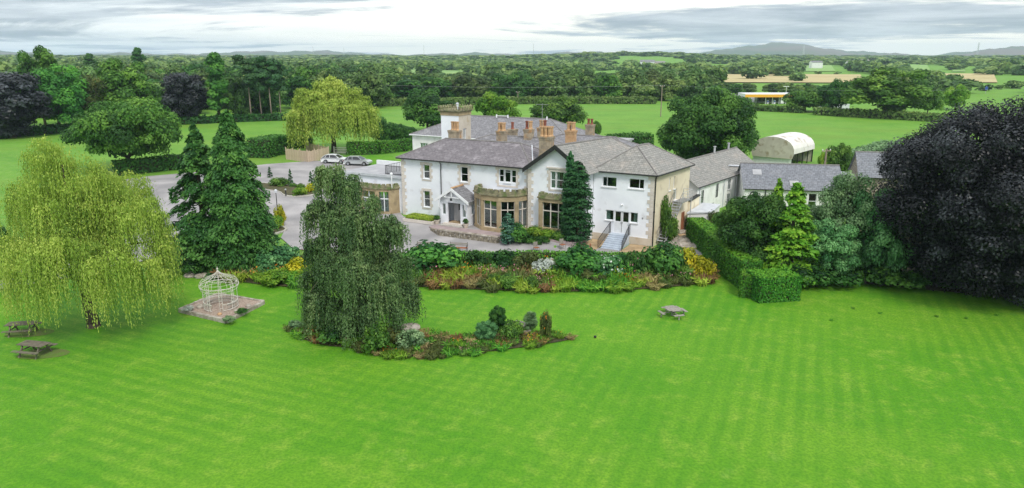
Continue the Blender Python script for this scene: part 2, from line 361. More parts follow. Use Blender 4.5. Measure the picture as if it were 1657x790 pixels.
# ------------------------------------------------------------------ materials of the place
def lawnmat(name, A_, B_, Cc, stripes):
    m = bpy.data.materials.new(name); m.use_nodes = True; t = m.node_tree; L = t.links.new
    b = t.nodes['Principled BSDF']; b.inputs['Roughness'].default_value = .75; b.inputs['Specular IOR Level'].default_value = .15
    tc = N(t, 'ShaderNodeTexCoord'); V = tc.outputs['Object']
    def nz(scale, det=6, stretch=None, rough=.6):
        v = V
        if stretch:
            mp = N(t, 'ShaderNodeMapping'); mp.inputs['Scale'].default_value = stretch[:3]; mp.inputs['Rotation'].default_value = (0, 0, stretch[3]); L(v, mp.inputs[0]); v = mp.outputs[0]
        n = N(t, 'ShaderNodeTexNoise'); n.inputs['Scale'].default_value = scale; n.inputs['Detail'].default_value = det; n.inputs['Roughness'].default_value = rough; L(v, n.inputs[0]); return n.outputs[0]
    def mixc(f, a, c, typ='MIX'):
        x = N(t, 'ShaderNodeMixRGB', blend_type=typ)
        if hasattr(f, 'links') or hasattr(f, 'node'): L(f, x.inputs[0])
        else: x.inputs[0].default_value = f
        for s, q in ((1, a), (2, c)):
            if isinstance(q, tuple): x.inputs[s].default_value = (*q, 1)
            else: L(q, x.inputs[s])
        return x.outputs[0]
    def mr(v, a, c, lo=0., hi=1.):
        x = N(t, 'ShaderNodeMapRange'); L(v, x.inputs[0])
        for i, q in enumerate((a, c, lo, hi)): x.inputs[i+1].default_value = q
        return x.outputs[0]
    col = mixc(mr(nz(.10, 4), .38, .62), A_, B_)
    col = mixc(mr(nz(.9, 6), .5, .75), col, Cc)
    if stripes:
        for ang, wl, amp, seed in ((-.40, .46, .29, 0), (1.17, .48, .28, 5)):
            mp = N(t, 'ShaderNodeMapping'); mp.inputs['Rotation'].default_value = (0, 0, -ang); L(V, mp.inputs[0])
            sp = N(t, 'ShaderNodeSeparateXYZ'); L(mp.outputs[0], sp.inputs[0])
            wob = nz(.12, 3); wa = N(t, 'ShaderNodeMath', operation='MULTIPLY_ADD'); L(wob, wa.inputs[0]); wa.inputs[1].default_value = .7; L(sp.outputs[0], wa.inputs[2])
            si = N(t, 'ShaderNodeMath', operation='MULTIPLY'); L(wa.outputs[0], si.inputs[0]); si.inputs[1].default_value = PI/wl
            sn = N(t, 'ShaderNodeMath', operation='SINE'); L(si.outputs[0], sn.inputs[0])
            st = mr(sn.outputs[0], -.55, .55)
            patch = mr(nz(.07, 3, (1, 1, 1, seed + .3)), .34, .55)
            brk = mr(nz(1.1, 5, (1.2, .5, 1, ang + seed)), .22, .50)
            f = N(t, 'ShaderNodeMath', operation='MULTIPLY'); L(st, f.inputs[0]); L(patch, f.inputs[1])
            f2 = N(t, 'ShaderNodeMath', operation='MULTIPLY'); L(f.outputs[0], f2.inputs[0]); L(brk, f2.inputs[1])
            spx = N(t, 'ShaderNodeSeparateXYZ'); L(V, spx.inputs[0]); wx = mr(spx.outputs[0], -16, 8, *((.25, 1.0) if seed == 0 else (1.0, .35)))
            f4 = N(t, 'ShaderNodeMath', operation='MULTIPLY'); L(f2.outputs[0], f4.inputs[0]); L(wx, f4.inputs[1])
            f3 = N(t, 'ShaderNodeMath', operation='MULTIPLY'); L(f4.outputs[0], f3.inputs[0]); f3.inputs[1].default_value = amp*1.5
            col = mixc(f3.outputs[0], col, (A_[0]*.50, A_[1]*.74, A_[2]*.9))
        worn = mr(nz(.55, 5, (1, 1, 1, 2.)), .66, .80, 0, .35)
        col = mixc(worn, col, (.30, .42, .10))
    else:
        col = mixc(mr(nz(.035, 5, (1, 2.2, 1, .3)), .48, .66, 0, .55), col, (A_[0]*1.5, A_[1]*.95, A_[2]*1.2))
        col = mixc(mr(nz(.25, 6, (.5, 2, 1, .2)), .55, .75, 0, .5), col, (A_[0]*.6, A_[1]*.65, A_[2]))
    col = mixc(mr(nz(7., 5), .40, .62, 0, .55), col, (A_[0]*.45, A_[1]*.58, A_[2]*.8))
    L(col, b.inputs['Base Color'])
    n = nz(16, 4); bp = N(t, 'ShaderNodeBump'); bp.inputs['Strength'].default_value = .5; bp.inputs['Distance'].default_value = .06; L(n, bp.inputs['Height']); L(bp.outputs[0], b.inputs['Normal'])
    MATS[name] = m
lawnmat('lawn', (.098, .285, .012), (.155, .335, .020), (.23, .38, .04), True)
lawnmat('pasture', (.125, .30, .03), (.18, .36, .042), (.24, .38, .075), False)
mat('asphalt', (.40, .38, .38), (.31, .295, .30), .35, .9, .4, 30, c3=(.24, .23, .235), s3=.22, w3=(.42, .66))
mat('red_paving', (.36, .28, .28), (.28, .22, .22), 1.2, .85, .3, 20)
mat('kerb', (.48, .46, .42), (.36, .34, .30), 3, .85, .2)
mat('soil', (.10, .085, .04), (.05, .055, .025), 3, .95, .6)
mat('sandy_soil', (.50, .36, .21), (.34, .24, .14), 1.5, .95, .6)
mat('worn_shaded_grass', (.10, .20, .025), (.13, .13, .05), 1.6, .95, .6, lo=.3, hi=.7)  # trodden turf, its darker tone doubling as painted contact shade
mat('gravel_pink', (.50, .40, .33), (.30, .22, .18), 9, .95, .8, 30)
mat('white_render', (.85, .87, .92), (.78, .80, .86), .6, .75, .1, 8, c3=(.60, .60, .62), s3=.9, w3=(.60, .80))
mat('cream_render', (.84, .75, .57), (.76, .67, .50), .5, .8, .1, 8, c3=(.48, .40, .28), s3=.8, w3=(.55, .75))
mat('plinth', (.60, .54, .46), (.52, .46, .38), .8, .85, .1, 8, c3=(.45, .36, .25), s3=1.2)
mat('old_render', (.84, .83, .84), (.72, .71, .71), 1.2, .85, .2, 8, c3=(.55, .53, .50), s3=1.1, w3=(.6, .85))
mat('quoin_stone', (.70, .64, .58), (.60, .54, .48), 2.5, .85, .3, 12)
mat('gold_stone', (.44, .345, .21), (.33, .25, .15), 1.5, .85, .3, 12, c3=(.25, .20, .13), s3=1.1)
mat('lichen_stone', (.34, .31, .19), (.16, .15, .10), 2.2, .95, .6, 10, c3=(.13, .17, .06), s3=1.3, w3=(.5, .65))
mat('rubble', (.33, .29, .22), (.12, .10, .08), 4.0, .95, .5, 14, c3=(.50, .47, .42), s3=5)
mat('rock', (.46, .42, .37), (.26, .22, .18), 2.5, .95, .6, 10)
mat('chimney_stone', (.40, .33, .24), (.24, .20, .15), 2.5, .9, .4, 10, c3=(.45, .26, .12), s3=1.2)
mat('terracotta', (.56, .37, .21), (.44, .26, .14), 3, .8)
mat('terracotta_dark', (.30, .10, .06), (.20, .07, .05), 3, .8)
mat('ridge', (.25, .235, .23), (.18, .17, .165), 3, .9)
mat('lead', (.62, .64, .68), (.5, .52, .56), 2, .6)
mat('black_paint', (.02, .022, .022), (.03, .03, .03), 3, .5)
mat('grey_flat_roof', (.42, .42, .44), (.34, .34, .36), 1, .9, c3=(.5, .5, .5))
mat('white_paint', (.82, .83, .85), (.74, .75, .77), 3, .5)
mat('curtain', (.80, .80, .80), (.60, .62, .62), 6, .9, stretch=(6, 6, .3))
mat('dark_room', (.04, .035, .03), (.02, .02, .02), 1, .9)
mat('blue_door', (.42, .50, .62), None, 3, .5)
mat('grey_door', (.50, .50, .52), (.45, .45, .47), 3, .5)
mat('step_stone', (.50, .56, .64), (.42, .47, .55), 2, .8)
mat('fence_wood', (.56, .45, .33), (.44, .34, .24), 3, .9, .3, stretch=(6, 6, .6))
mat('grey_wood', (.36, .33, .30), (.22, .20, .18), 4, .9, .3, stretch=(2, 2, 8), c3=(.24, .27, .15), s3=2)
mat('dark_wood', (.20, .17, .13), (.12, .11, .08), 4, .9, .3, c3=(.14, .18, .08), s3=2)
mat('white_metal', (.72, .70, .66), (.55, .52, .46), 6, .6, c3=(.42, .34, .26), s3=5, w3=(.55, .75))
mat('rust', (.36, .14, .07), (.25, .10, .05), 4, .8)
mat('steel', (.40, .41, .43), (.28, .28, .30), 3, .5, metal=.6)
mat('barn_sheet', (.80, .77, .74), (.70, .67, .64), .7, .7, .1, c3=(.42, .36, .28), s3=.8)
mat('barn_end', (.62, .57, .50), (.52, .47, .41), .9, .8, c3=(.34, .27, .18), s3=1)
mat('bark', (.13, .10, .075), (.06, .045, .035), 4, .95, .8, 10, stretch=(3, 3, .8))
mat('pale_bark', (.33, .27, .22), (.18, .14, .11), 3, .95, .5, 10, stretch=(3, 3, .8))
mat('twig', (.05, .06, .025), (.03, .035, .015), 3, .95)
mat('wheat', (.50, .43, .22), (.42, .35, .17), .02, .9, c3=(.48, .37, .18), s3=.05)
mat('pale_field', (.24, .38, .11), (.18, .33, .09), .01, .9)
mat('hill', (.10, .13, .075), (.065, .095, .055), .0025, .95, c3=(.16, .12, .11), s3=.0011, w3=(.45, .6), detail=9)
mat('car_silver', (.60, .62, .63), (.58, .60, .62), 1, .28, spec=.6, metal=.55)
mat('car_white', (.78, .80, .80), (.74, .76, .77), 1, .25, spec=.6)
mat('car_glass', (.03, .035, .04), (.02, .02, .025), 1, .08, spec=.7)
mat('tyre', (.02, .02, .02), None, 5, .9)
mat('rim', (.45, .46, .48), None, 5, .35, metal=.8)
mat('lamp_red', (.40, .02, .02), None, 5, .3)
mat('lamp_clear', (.75, .78, .80), None, 5, .15)
mat('canopy_orange', (.80, .36, .03), (.78, .42, .05), .3, .5)
mat('sign_red', (.55, .05, .05), None, 3, .5)
mat('sign_blue', (.05, .10, .40), None, 3, .5)
mat('galv', (.55, .56, .58), (.42, .43, .45), 2, .5)
def glassmat():
    m = bpy.data.materials.new('glass'); m.use_nodes = True; t = m.node_tree; L = t.links.new; t.nodes.remove(t.nodes['Principled BSDF'])
    a = N(t, 'ShaderNodeBsdfTransparent'); a.inputs[0].default_value = (.72, .82, .78, 1); gl = N(t, 'ShaderNodeBsdfGlossy'); gl.inputs['Roughness'].default_value = .04
    gl.inputs[0].default_value = (.8, .85, .85, 1); fr = N(t, 'ShaderNodeFresnel'); fr.inputs[0].default_value = 1.52
    ad = N(t, 'ShaderNodeMath', operation='MULTIPLY_ADD'); L(fr.outputs[0], ad.inputs[0]); ad.inputs[1].default_value = .55; ad.inputs[2].default_value = .09
    mx = N(t, 'ShaderNodeMixShader'); L(ad.outputs[0], mx.inputs[0]); L(a.outputs[0], mx.inputs[1]); L(gl.outputs[0], mx.inputs[2]); L(mx.outputs[0], t.nodes['Material Output'].inputs[0]); MATS['glass'] = m
glassmat()
def slate(name, a, b_, patch, pw=(.52, .70), row=.28, k=.42):
    m = bpy.data.materials.new(name); m.use_nodes = True; t = m.node_tree; L = t.links.new
    b = t.nodes['Principled BSDF']; b.inputs['Roughness'].default_value = .62; b.inputs['Specular IOR Level'].default_value = .35
    uv = N(t, 'ShaderNodeUVMap'); uv.uv_map = 'uv'
    br = N(t, 'ShaderNodeTexBrick'); L(uv.outputs[0], br.inputs[0]); br.inputs['Scale'].default_value = 1; br.inputs['Brick Width'].default_value = k; br.inputs['Row Height'].default_value = row
    br.inputs['Mortar Size'].default_value = .018; br.inputs['Color1'].default_value = (*a, 1); br.inputs['Color2'].default_value = (*b_, 1); br.inputs['Mortar'].default_value = (*(x*.55 for x in b_), 1)
    n = N(t, 'ShaderNodeTexNoise'); n.inputs['Scale'].default_value = .55; n.inputs['Detail'].default_value = 7; n.inputs['Roughness'].default_value = .65; L(uv.outputs[0], n.inputs[0])
    r = N(t, 'ShaderNodeMapRange'); r.inputs[1].default_value = pw[0]; r.inputs[2].default_value = pw[1]; r.inputs[4].default_value = .8; L(n.outputs[0], r.inputs[0])
    mx = N(t, 'ShaderNodeMixRGB'); L(r.outputs[0], mx.inputs[0]); L(br.outputs[0], mx.inputs[1]); mx.inputs[2].default_value = (*patch, 1)
    n2 = N(t, 'ShaderNodeTexNoise'); n2.inputs['Scale'].default_value = 3.2; n2.inputs['Detail'].default_value = 6; L(uv.outputs[0], n2.inputs[0])
    r2 = N(t, 'ShaderNodeMapRange'); r2.inputs[1].default_value = .3; r2.inputs[2].default_value = .7; r2.inputs[3].default_value = .72; r2.inputs[4].default_value = 1.22; L(n2.outputs[0], r2.inputs[0])
    hs = N(t, 'ShaderNodeHueSaturation'); L(r2.outputs[0], hs.inputs['Value']); L(mx.outputs[0], hs.inputs['Color']); L(hs.outputs[0], b.inputs['Base Color'])
    bp = N(t, 'ShaderNodeBump'); bp.inputs['Strength'].default_value = .35; bp.inputs['Distance'].default_value = .02; L(br.outputs['Fac'], bp.inputs['Height']); L(bp.outputs[0], b.inputs['Normal'])
    MATS[name] = m
slate('slate_purple', (.205, .185, .198), (.160, .143, .156), (.34, .31, .33))
slate('slate_grey', (.24, .235, .25), (.19, .185, .20), (.33, .32, .33))
slate('slate_blue', (.22, .23, .26), (.18, .19, .215), (.26, .26, .28))
slate('slate_lichen', (.30, .29, .27), (.24, .235, .22), (.36, .31, .27))
# ------------------------------------------------------------------ ground, sheets, hills
def ground():
    rs = [0.0] + list(np.arange(2, 135, 1.25)) + list(np.geomspace(136, 9500, 90))
    az = np.radians(np.concatenate([np.arange(-180, -60, 5), np.arange(-60, 60.01, .6), np.arange(65, 180, 5)]))
    n = len(az); vs_ = [(0, 0, T(0, 0))]; fs = []
    for r in rs[1:]:
        for a in az: x, y = r*math.sin(a), r*math.cos(a); vs_.append((x, y, T(x, y)))
    for j in range(n): fs.append((0, 1 + j, 1 + (j+1) % n))
    for i in range(len(rs) - 2):
        for j in range(n):
            a, b = 1 + i*n + j, 1 + i*n + (j+1) % n; fs.append((a, a + n, b + n, b))
    me = bpy.data.meshes.new('ground'); me.from_pydata(vs_, [], fs); me.materials.append(MATS['pasture']); me.shade_smooth()
    return link('ground', me)
tag(ground(), kind='structure')
def sheet(name, poly, material, off=.05, step=1.2, kind='structure'):
    """a sheet draped over the ground inside an outline"""
    xs = [p[0] for p in poly]; ys = [p[1] for p in poly]; pts = [Vector(p) for p in poly]; edges = []
    P = []; n = len(poly)
    for i in range(n):
        a, b = Vector(poly[i]), Vector(poly[(i+1) % n]); k = max(1, int((b-a).length/step))
        for j in range(k): P.append(a.lerp(b, j/k))
    nb = len(P); edges = [(i, (i+1) % nb) for i in range(nb)]
    x = min(xs)
    while x < max(xs):
        y = min(ys)
        while y < max(ys): P.append(Vector((x + .013, y + .007))); y += step
        x += step
    v, e, f, *_ = geometry.delaunay_2d_cdt(P, edges, [tuple(range(nb))], 1, 1e-5)
    me = bpy.data.meshes.new(name); me.from_pydata([(p.x, p.y, T(p.x, p.y) + off) for p in v], [], [tuple(q) for q in f])
    me.materials.append(material); me.shade_smooth(); o = link(name, me); return tag(o, kind=kind)
def smooth_poly(pts, k=4):
    n = len(pts); out = []
    for i in range(n):
        p0, p1, p2, p3 = (pts[(i+j-1) % n] for j in range(4))
        for j in range(k):
            t = j/k; out.append(tuple(.5*((2*p1[a]) + (-p0[a]+p2[a])*t + (2*p0[a]-5*p1[a]+4*p2[a]-p3[a])*t*t + (-p0[a]+3*p1[a]-3*p2[a]+p3[a])*t**3) for a in (0, 1)))
    return out
LAWN = [(-75, 12), (75, 12), (70, 40), (46, 49.5), (38.9, 51.3), (28.6, 55), (23, 56.5), (17, 60), (10, 62), (-12, 63), (-24, 59), (-40, 54), (-58, 50), (-75, 42)]
sheet('lawn', LAWN, MATS['lawn'], .05, 2.0)
# drive and car park
DRIVE = [(-36.5, 57), (-42, 52.5), (-60, 47), (-75, 44.5), (-75, 46.5), (-60, 50), (-45, 56), (-38, 66), (-44, 84), (-58, 98), (-54, 104), (-47, 109), (-40.2, 116.2), (-34, 119.5), (-28, 121.5), (-22.5, 118.5), (-22.5, 113), (-20, 106), (-17.5, 96), (-17.2, 90),
         (-13.0, 79.8), (-12, 77), (4, 69.8), W2(20, -2), W2(26, -1.0), (12.5, 66), (15.2, 66), (18, 66.4), (18.2, 63.6), (14, 62.6), (3, 63.1), (-8, 63.8), (-17, 64.2), (-21, 65.8), (-23.5, 70), (-24.4, 74.7), (-28, 76), (-31, 70), (-33, 62)]
sheet('car_park', DRIVE, MATS['asphalt'], .09, 1.6)
sheet('rubble_bank', [(14.4, 66.4), (18.8, 66.4), (22.5, 73), (22, 77), (19.3, 76), (16.3, 71)], MATS['sandy_soil'], .13, 1.0)
sheet('sandy_strip', [W2(17.5, -3.1), W2(24.1, -2.2), W2(24.1, 1.45), W2(22.3, 1.45), W2(22.3, -.6), W2(17.5, -1.4)], MATS['sandy_soil'], .12, .8)
sheet('sandy_strip', [W2(26.35, -1.9), W2(31.0, -1.4), W2(31, 1.45), W2(26.35, 1.5)], MATS['sandy_soil'], .12, .8)
BED = smooth_poly([(-24.5, 57), (-21.7, 54.9), (-16.6, 53.6), (-8.5, 53.9), (-3.3, 53.1), (3.4, 52.5), (9.3, 52.9), (15.9, 54.9), (17.0, 58), (16.6, 62), (10, 62.3), (-8, 63.2), (-18, 63.4), (-24, 62.5)], 3)
def shrunk(P, fx, fy):
    cx, cy = sum(p[0] for p in P)/len(P), sum(p[1] for p in P)/len(P); return [(cx+(x-cx)*fx, cy+(y-cy)*fy) for x, y in P]
sheet('flower_bed', shrunk(BED, .985, .90), MATS['soil'], .12, 1.2)
ISLE = smooth_poly([(-15.2, 44.8), (-12.5, 42.3), (-10.3, 41.6), (-7.2, 40.1), (-2.6, 40.6), (3.1, 42.7), (4.1, 43.8), (.9, 44.6), (-5.3, 44.0), (-9.7, 45.8), (-13, 46.5)], 3)
sheet('island_bed', shrunk(ISLE, .97, .84), MATS['soil'], .10, 1.0)
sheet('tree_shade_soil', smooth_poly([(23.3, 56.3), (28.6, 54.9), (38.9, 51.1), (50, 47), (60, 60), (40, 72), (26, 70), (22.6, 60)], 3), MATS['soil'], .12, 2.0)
# kerbed islands in the drive
def kerb_island(poly, nm):
    m = MB(); z = min(T(*p) for p in poly); m.prism(poly, z - .1, z + .19)
    o = m.build('kerb', MATS['kerb']); tag(o, kind='structure')
    c = (sum(p[0] for p in poly)/len(poly), sum(p[1] for p in poly)/len(poly))
    q = [(c[0] + (x-c[0])*.93, c[1] + (y-c[1])*.88) for x, y in poly]; m = MB(); m.prism(q, z, z + .22); tag(m.build(nm, MATS['soil']), kind='structure')
    return z + .2
ISL1 = smooth_poly([(-38, 99.5), (-33, 97.5), (-26.5, 93.8), (-24.6, 91), (-25.6, 88.8), (-28.2, 88.3), (-29.6, 90), (-30.8, 92), (-35, 95)], 2)
ISL2 = smooth_poly([(-31, 68), (-27, 70), (-24.3, 71.8), (-23.9, 73.6), (-25.2, 75), (-28, 75.6), (-32, 74)], 2)
zi = kerb_island(ISL1, 'island_soil'); kerb_island(ISL2, 'island_soil')
for q in ([(-72, 49.5), (-60, 52.5), (-48, 58), (-41, 67), (-48, 83), (-60, 96), (-72, 90)],): pass
# far fields
def field(corners, material, name='field', off=.6):
    sheet(name, [g(*c) for c in corners], material, off, 40)
field([(1160, 134.5), (1400, 135.5), (1392, 121.5), (1165, 120.5)], MATS['wheat'], 'wheat_field')
field([(1506, 134.5), (1614, 135), (1608, 120), (1512, 120)], MATS['wheat'], 'wheat_field')
field([(1275, 116), (1352, 116), (1345, 106), (1284, 106)], MATS['pale_field'], 'meadow')
field([(1450, 114), (1505, 114), (1500, 105.5), (1456, 105.5)], MATS['pale_field'], 'meadow')
field([(650, 121), (820, 121), (812, 112), (656, 112)], MATS['pale_field'], 'meadow')
field([(1540, 117), (1562, 117), (1560, 107), (1545, 107)], MATS['pale_field'], 'meadow')
def hills():
    sky = [(-900, 84), (-300, 80), (0, 84), (40, 86), (110, 91), (200, 86), (290, 89), (400, 84), (520, 83), (600, 87), (650, 91), (700, 87), (800, 87), (860, 89), (920, 86), (968, 83), (1010, 88), (1090, 88), (1150, 84), (1200, 77), (1246, 71.5), (1275, 72), (1330, 79), (1400, 85), (1500, 90), (1560, 85), (1620, 79), (1700, 78), (2100, 74), (2800, 82)]
    def sk(px): return float(np.interp(px, [a for a, _ in sky], [b for _, b in sky]))
    vs_ = []; fs = []; A = np.linspace(-900, 2800, 420); prof = [(4200, -.25), (4900, .35), (5500, .75), (6100, 1.0), (7000, .75), (8300, .2), (9300, -.2)]
    for i, px in enumerate(A):
        a = math.atan((px - 828.5)/F*math.cos(PITCH)); 
        for r, k in prof:
            base = T(r*math.sin(a), r*math.cos(a)); top = CH + 6100*math.tan((HY - sk(px))/F) if True else 0
            top += 3.5*math.sin(px*.05) + 4*math.sin(px*.13 + 2) + 2.5*math.sin(px*.37)
            z = base + (top - base)*k + (10*math.sin(px*.045 + r*.01) if 0 < k < 1 else 0); vs_.append((r*math.sin(a), r*math.cos(a), z))
    n = len(prof)
    for i in range(len(A) - 1):
        for j in range(n - 1): fs.append((i*n + j, (i+1)*n + j, (i+1)*n + j + 1, i*n + j + 1))
    me = bpy.data.meshes.new('hills'); me.from_pydata(vs_, [], fs); me.materials.append(MATS['hill']); me.shade_smooth(); tag(link('hills', me), kind='structure')
hills()
def haze():
    m = MB(); m.box(-9800, -9800, -8, 9800, 9800, 150); o = m.build('haze', None) if False else None
    me = bpy.data.meshes.new('haze'); me.from_pydata(m.v, [], m.f); o = link('haze', me)
    mt = bpy.data.materials.new('haze_air'); mt.use_nodes = True; t = mt.node_tree; t.nodes.remove(t.nodes['Principled BSDF'])
    v = N(t, 'ShaderNodeVolumePrincipled'); v.inputs['Color'].default_value = (.64, .78, .97, 1); v.inputs['Density'].default_value = HAZE; v.inputs['Anisotropy'].default_value = .0
    t.links.new(v.outputs[0], t.nodes['Material Output'].inputs['Volume']); me.materials.append(mt); tag(o, kind='stuff')
HAZE = 0.00011
haze()
# ------------------------------------------------------------------ building kit (house coordinates: x along the front, y back)
def WF(p0, p1):
    """wall frame: x along the wall, y outward, z up; outside lies to the right of p0 -> p1"""
    dx, dy = p1[0]-p0[0], p1[1]-p0[1]; l = math.hypot(dx, dy); dx /= l; dy /= l
    return Matrix(((dx, dy, 0, p0[0]), (dy, -dx, 0, p0[1]), (0, 0, 1, 0), (0, 0, 0, 1))), l
def wall(root, p0, p1, z0, z1, material, ops=(), depth=.2, top=None, name='wall'):
    M, l = WF(p0, p1); m = MB(M)
    xs = sorted({0, l} | {o[0] for o in ops} | {o[1] for o in ops}); zs = sorted({z0, z1} | {o[2] for o in ops} | {o[3] for o in ops})
    for a, b in zip(xs[:-1], xs[1:]):
        for c, d in zip(zs[:-1], zs[1:]):
            if any(o[0] <= a and b <= o[1] and o[2] <= c and d <= o[3] for o in ops): continue
            m.poly([(a, 0, c), (b, 0, c), (b, 0, d), (a, 0, d)])
    for a, b, c, d in ops:
        m.poly([(a, 0, c), (a, -depth, c), (a, -depth, d), (a, 0, d)]); m.poly([(b, 0, c), (b, 0, d), (b, -depth, d), (b, -depth, c)])
        m.poly([(a, 0, c), (b, 0, c), (b, -depth, c), (a, -depth, c)]); m.poly([(a, 0, d), (a, -depth, d), (b, -depth, d), (b, 0, d)])
    if top: m.poly([(x, 0, z) for x, z in top])
    m.build(name, material, root); return M, l
def window(root, M, a, b, c, d, cols=1, rows=2, fm='white_paint', bar=.05, fr=.07, rs=None, cs=None, name='window', label=None, dd=-.10, curtain=None, sill=True, arch=False):
    m = MB(M); y0, y1 = dd - .06, dd
    m.box(a, y0, c, a+fr, y1, d); m.box(b-fr, y0, c, b, y1, d); m.box(a+fr, y0, c, b-fr, y1, c+fr); m.box(a+fr, y0, d-fr, b-fr, y1, d)
    cs = cs or [i/cols for i in range(1, cols)]; rs = rs or [i/rows for i in range(1, rows)]
    X = [a] + [a + (b-a)*q for q in cs] + [b]; Z = [c] + [c + (d-c)*q for q in rs] + [d]
    for x in X[1:-1]: m.box(x-bar/2, y0+.008, c+fr, x+bar/2, y1+.006, d-fr)
    for z in Z[1:-1]: m.box(a+fr, y0+.012, z-bar/2, b-fr, y1+.003, z+bar/2)
    if sill: m.box(a-.08, dd, c-.09, b+.08, .09, c-.004)
    o = m.build(name, MATS[fm], root)
    if label: o['label'] = label
    for i in range(len(X)-1):
        for j in range(len(Z)-1):
            p = MB(M); p.box(X[i]+.01, dd-.037, Z[j]+.01, X[i+1]-.01, dd-.029, Z[j+1]-.01); p.build('pane', MATS['glass'], o)
    if curtain:
        for (s, e) in curtain:
            q = MB(M); k = 14; P = [(a + (b-a)*(s + (e-s)*i/k), dd - .16 - .035*(i % 2)) for i in range(k+1)]
            for (u0, v0), (u1, v1) in zip(P[:-1], P[1:]): q.poly([(u0, v0, c), (u1, v1, c), (u1, v1, d), (u0, v0, d)])
            q.build('curtain', MATS['curtain'], o)
    return o
def surround(root, M, a, b, c, d, mt='quoin_stone', w=.22):
    m = MB(M); z = c - .28; i = 0
    while z < d + .15:
        h = min(.34, d + .26 - z); ww = w + (.16 if i % 2 else 0)
        for s, e in ((a - ww, a), (b, b + ww)): m.box(s, .002, z+.008, e, .035, z+h-.008)
        z += .34; i += 1
    m.box(a, .002, d, b, .04, d+.26); m.box(a, .002, c-.27, b, .04, c-.095)
    o = m.build('stone_surround', MATS[mt], root); o['kind'] = 'stuff'; return o
QM = {}
def quoins(root, M, x, z0, z1, side=1, mt='quoin_stone', wrap=False):
    z = z0; i = 0; rot = M.to_3x3(); ang = math.atan2(M[1][0], M[0][0])
    while z < z1 - .2:
        L_ = .62 if i % 2 else .38; k = (L_, mt, side)
        if k not in QM:
            q = MB(); q.box(0 if side > 0 else -L_, -.04, .012, L_ if side > 0 else 0, .0, .368); QM[k] = q.mesh('quoin', MATS[mt])
        p = M @ Vector((x, .002, z)); o = link('quoin', QM[k], root, tuple(p), ang); z += .38; i += 1
def uvp(m, pts):
    """roof face with slate coordinates: u along the first edge, v up the slope"""
    p = [Vector(q) for q in pts]; u = (p[1]-p[0]).normalized(); n = u.cross(p[2]-p[0]).normalized(); v = n.cross(u)
    m.poly([tuple(q) for q in p], [((q-p[0]).dot(u) + p[0].x*.3, (q-p[0]).dot(v)) for q in p])
def hip_roof(root, c, ze, ridge, zr, mt, name='roof', gutter='black_paint', ridge_mt='ridge', gables=(), fascia=True, rr=.10, thick=.12):
    """c = four eave corners anticlockwise from front left; ridge = two points ordered left->right (or front->back)"""
    A, B, Cc, D = [(x, y, ze) for x, y in c]; r0, r1 = [(x, y, zr) if not isinstance(zr, tuple) else (x, y, zr[i]) for i, (x, y) in enumerate(ridge)]
    m = MB(); along = abs(r1[0]-r0[0]) >= abs(r1[1]-r0[1])
    if along: F_ = [(A, B, r1, r0), (B, Cc, r1), (Cc, D, r0, r1), (D, A, r0)]; E = [(B, r1), (Cc, r1), (D, r0), (A, r0)]
    else: F_ = [(A, B, r0), (B, Cc, r1, r0), (Cc, D, r1), (D, A, r0, r1)]; E = [(A, r0), (B, r0), (Cc, r1), (D, r1)]
    for f in F_: uvp(m, f)
    o = m.build(name, MATS[mt], root)
    t = MB(); t.tube(r0, r1, rr, n=6)
    for a, b in E: t.tube(a, b, rr*.75, n=5)
    t.build('ridge_tiles', MATS[ridge_mt], o)
    gu = MB(); P = [A, B, Cc, D]
    for i in range(4):
        a, b = Vector(P[i]), Vector(P[(i+1) % 4]); gu.tube(a - Vector((0, 0, .07)), b - Vector((0, 0, .07)), .075, n=6)
        so = MB
    gu.build('gutter', MATS[gutter], root)
    s = MB(); s.poly([(x, y, ze - .03) for x, y in c]); s.build('soffit', MATS['white_paint'], root)
    return o
def pot_mesh(r, h, key, mt):
    if (r, h, mt) not in QM:
        m = MB(); m.lathe([(0, 0), (r*1.15, 0), (r*1.15, h*.1), (r*.85, h*.18), (r*.92, h*.85), (r*1.18, h*.88), (r*1.18, h), (r*.8, h), (r*.8, h*.6), (0, h*.6)], 10); QM[(r, h, mt)] = m.mesh('chimney_pot', MATS[mt], False)
    return QM[(r, h, mt)]
def chimney(root, x, y, zb, zt, w, d, pots, ph=.95, mt='chimney_stone', pm='terracotta', pr_=.17, dark=()):
    m = MB(); m.box(x-w/2, y-d/2, zb, x+w/2, y+d/2, zt-.34); m.box(x-w/2-.04, y-d/2-.04, zt-.34, x+w/2+.04, y+d/2+.04, zt-.16); m.box(x-w/2-.08, y-d/2-.08, zt-.16, x+w/2+.08, y+d/2+.08, zt)
    m.box(x-w/2-.05, y-d/2-.05, zb, x+w/2+.05, y+d/2+.05, zb+(zt-zb)*.30)
    o = m.build('chimney', MATS[mt], root)
    for i, (px, py) in enumerate(pots):
        q = 'terracotta_dark' if i in dark else pm
        link('chimney_pot', pot_mesh(pr_, ph, 0, q), o, (x+px, y+py, zt), random.random())
    return o
def crenel(root, pts, z0, z1, mt, th=.3, step=.62, name='parapet'):
    m = MB()
    for (x0, y0), (x1, y1) in zip(pts[:-1], pts[1:]):
        M, l = WF((x0, y0), (x1, y1)); b = MB(M); b.box(-.02, -th, z0, l+.02, .05, z0 + (z1-z0)*.55); b.box(-.04, -th-.02, z0-.14, l+.04, .16, z0-.002)
        n = max(1, round(l/step)); 
        for i in range(n):
            a = l*(i+.12)/n; e = l*(i+.80)/n; b.box(a, -th+.02, z0 + (z1-z0)*.55, e, .04, z1 - random.random()*.05)
        for v in b.v: pass
        k = len(m.v); m.v += b.v; m.f += [tuple(k+a for a in f) for f in b.f]
    return m.build(name, MATS[mt], root)
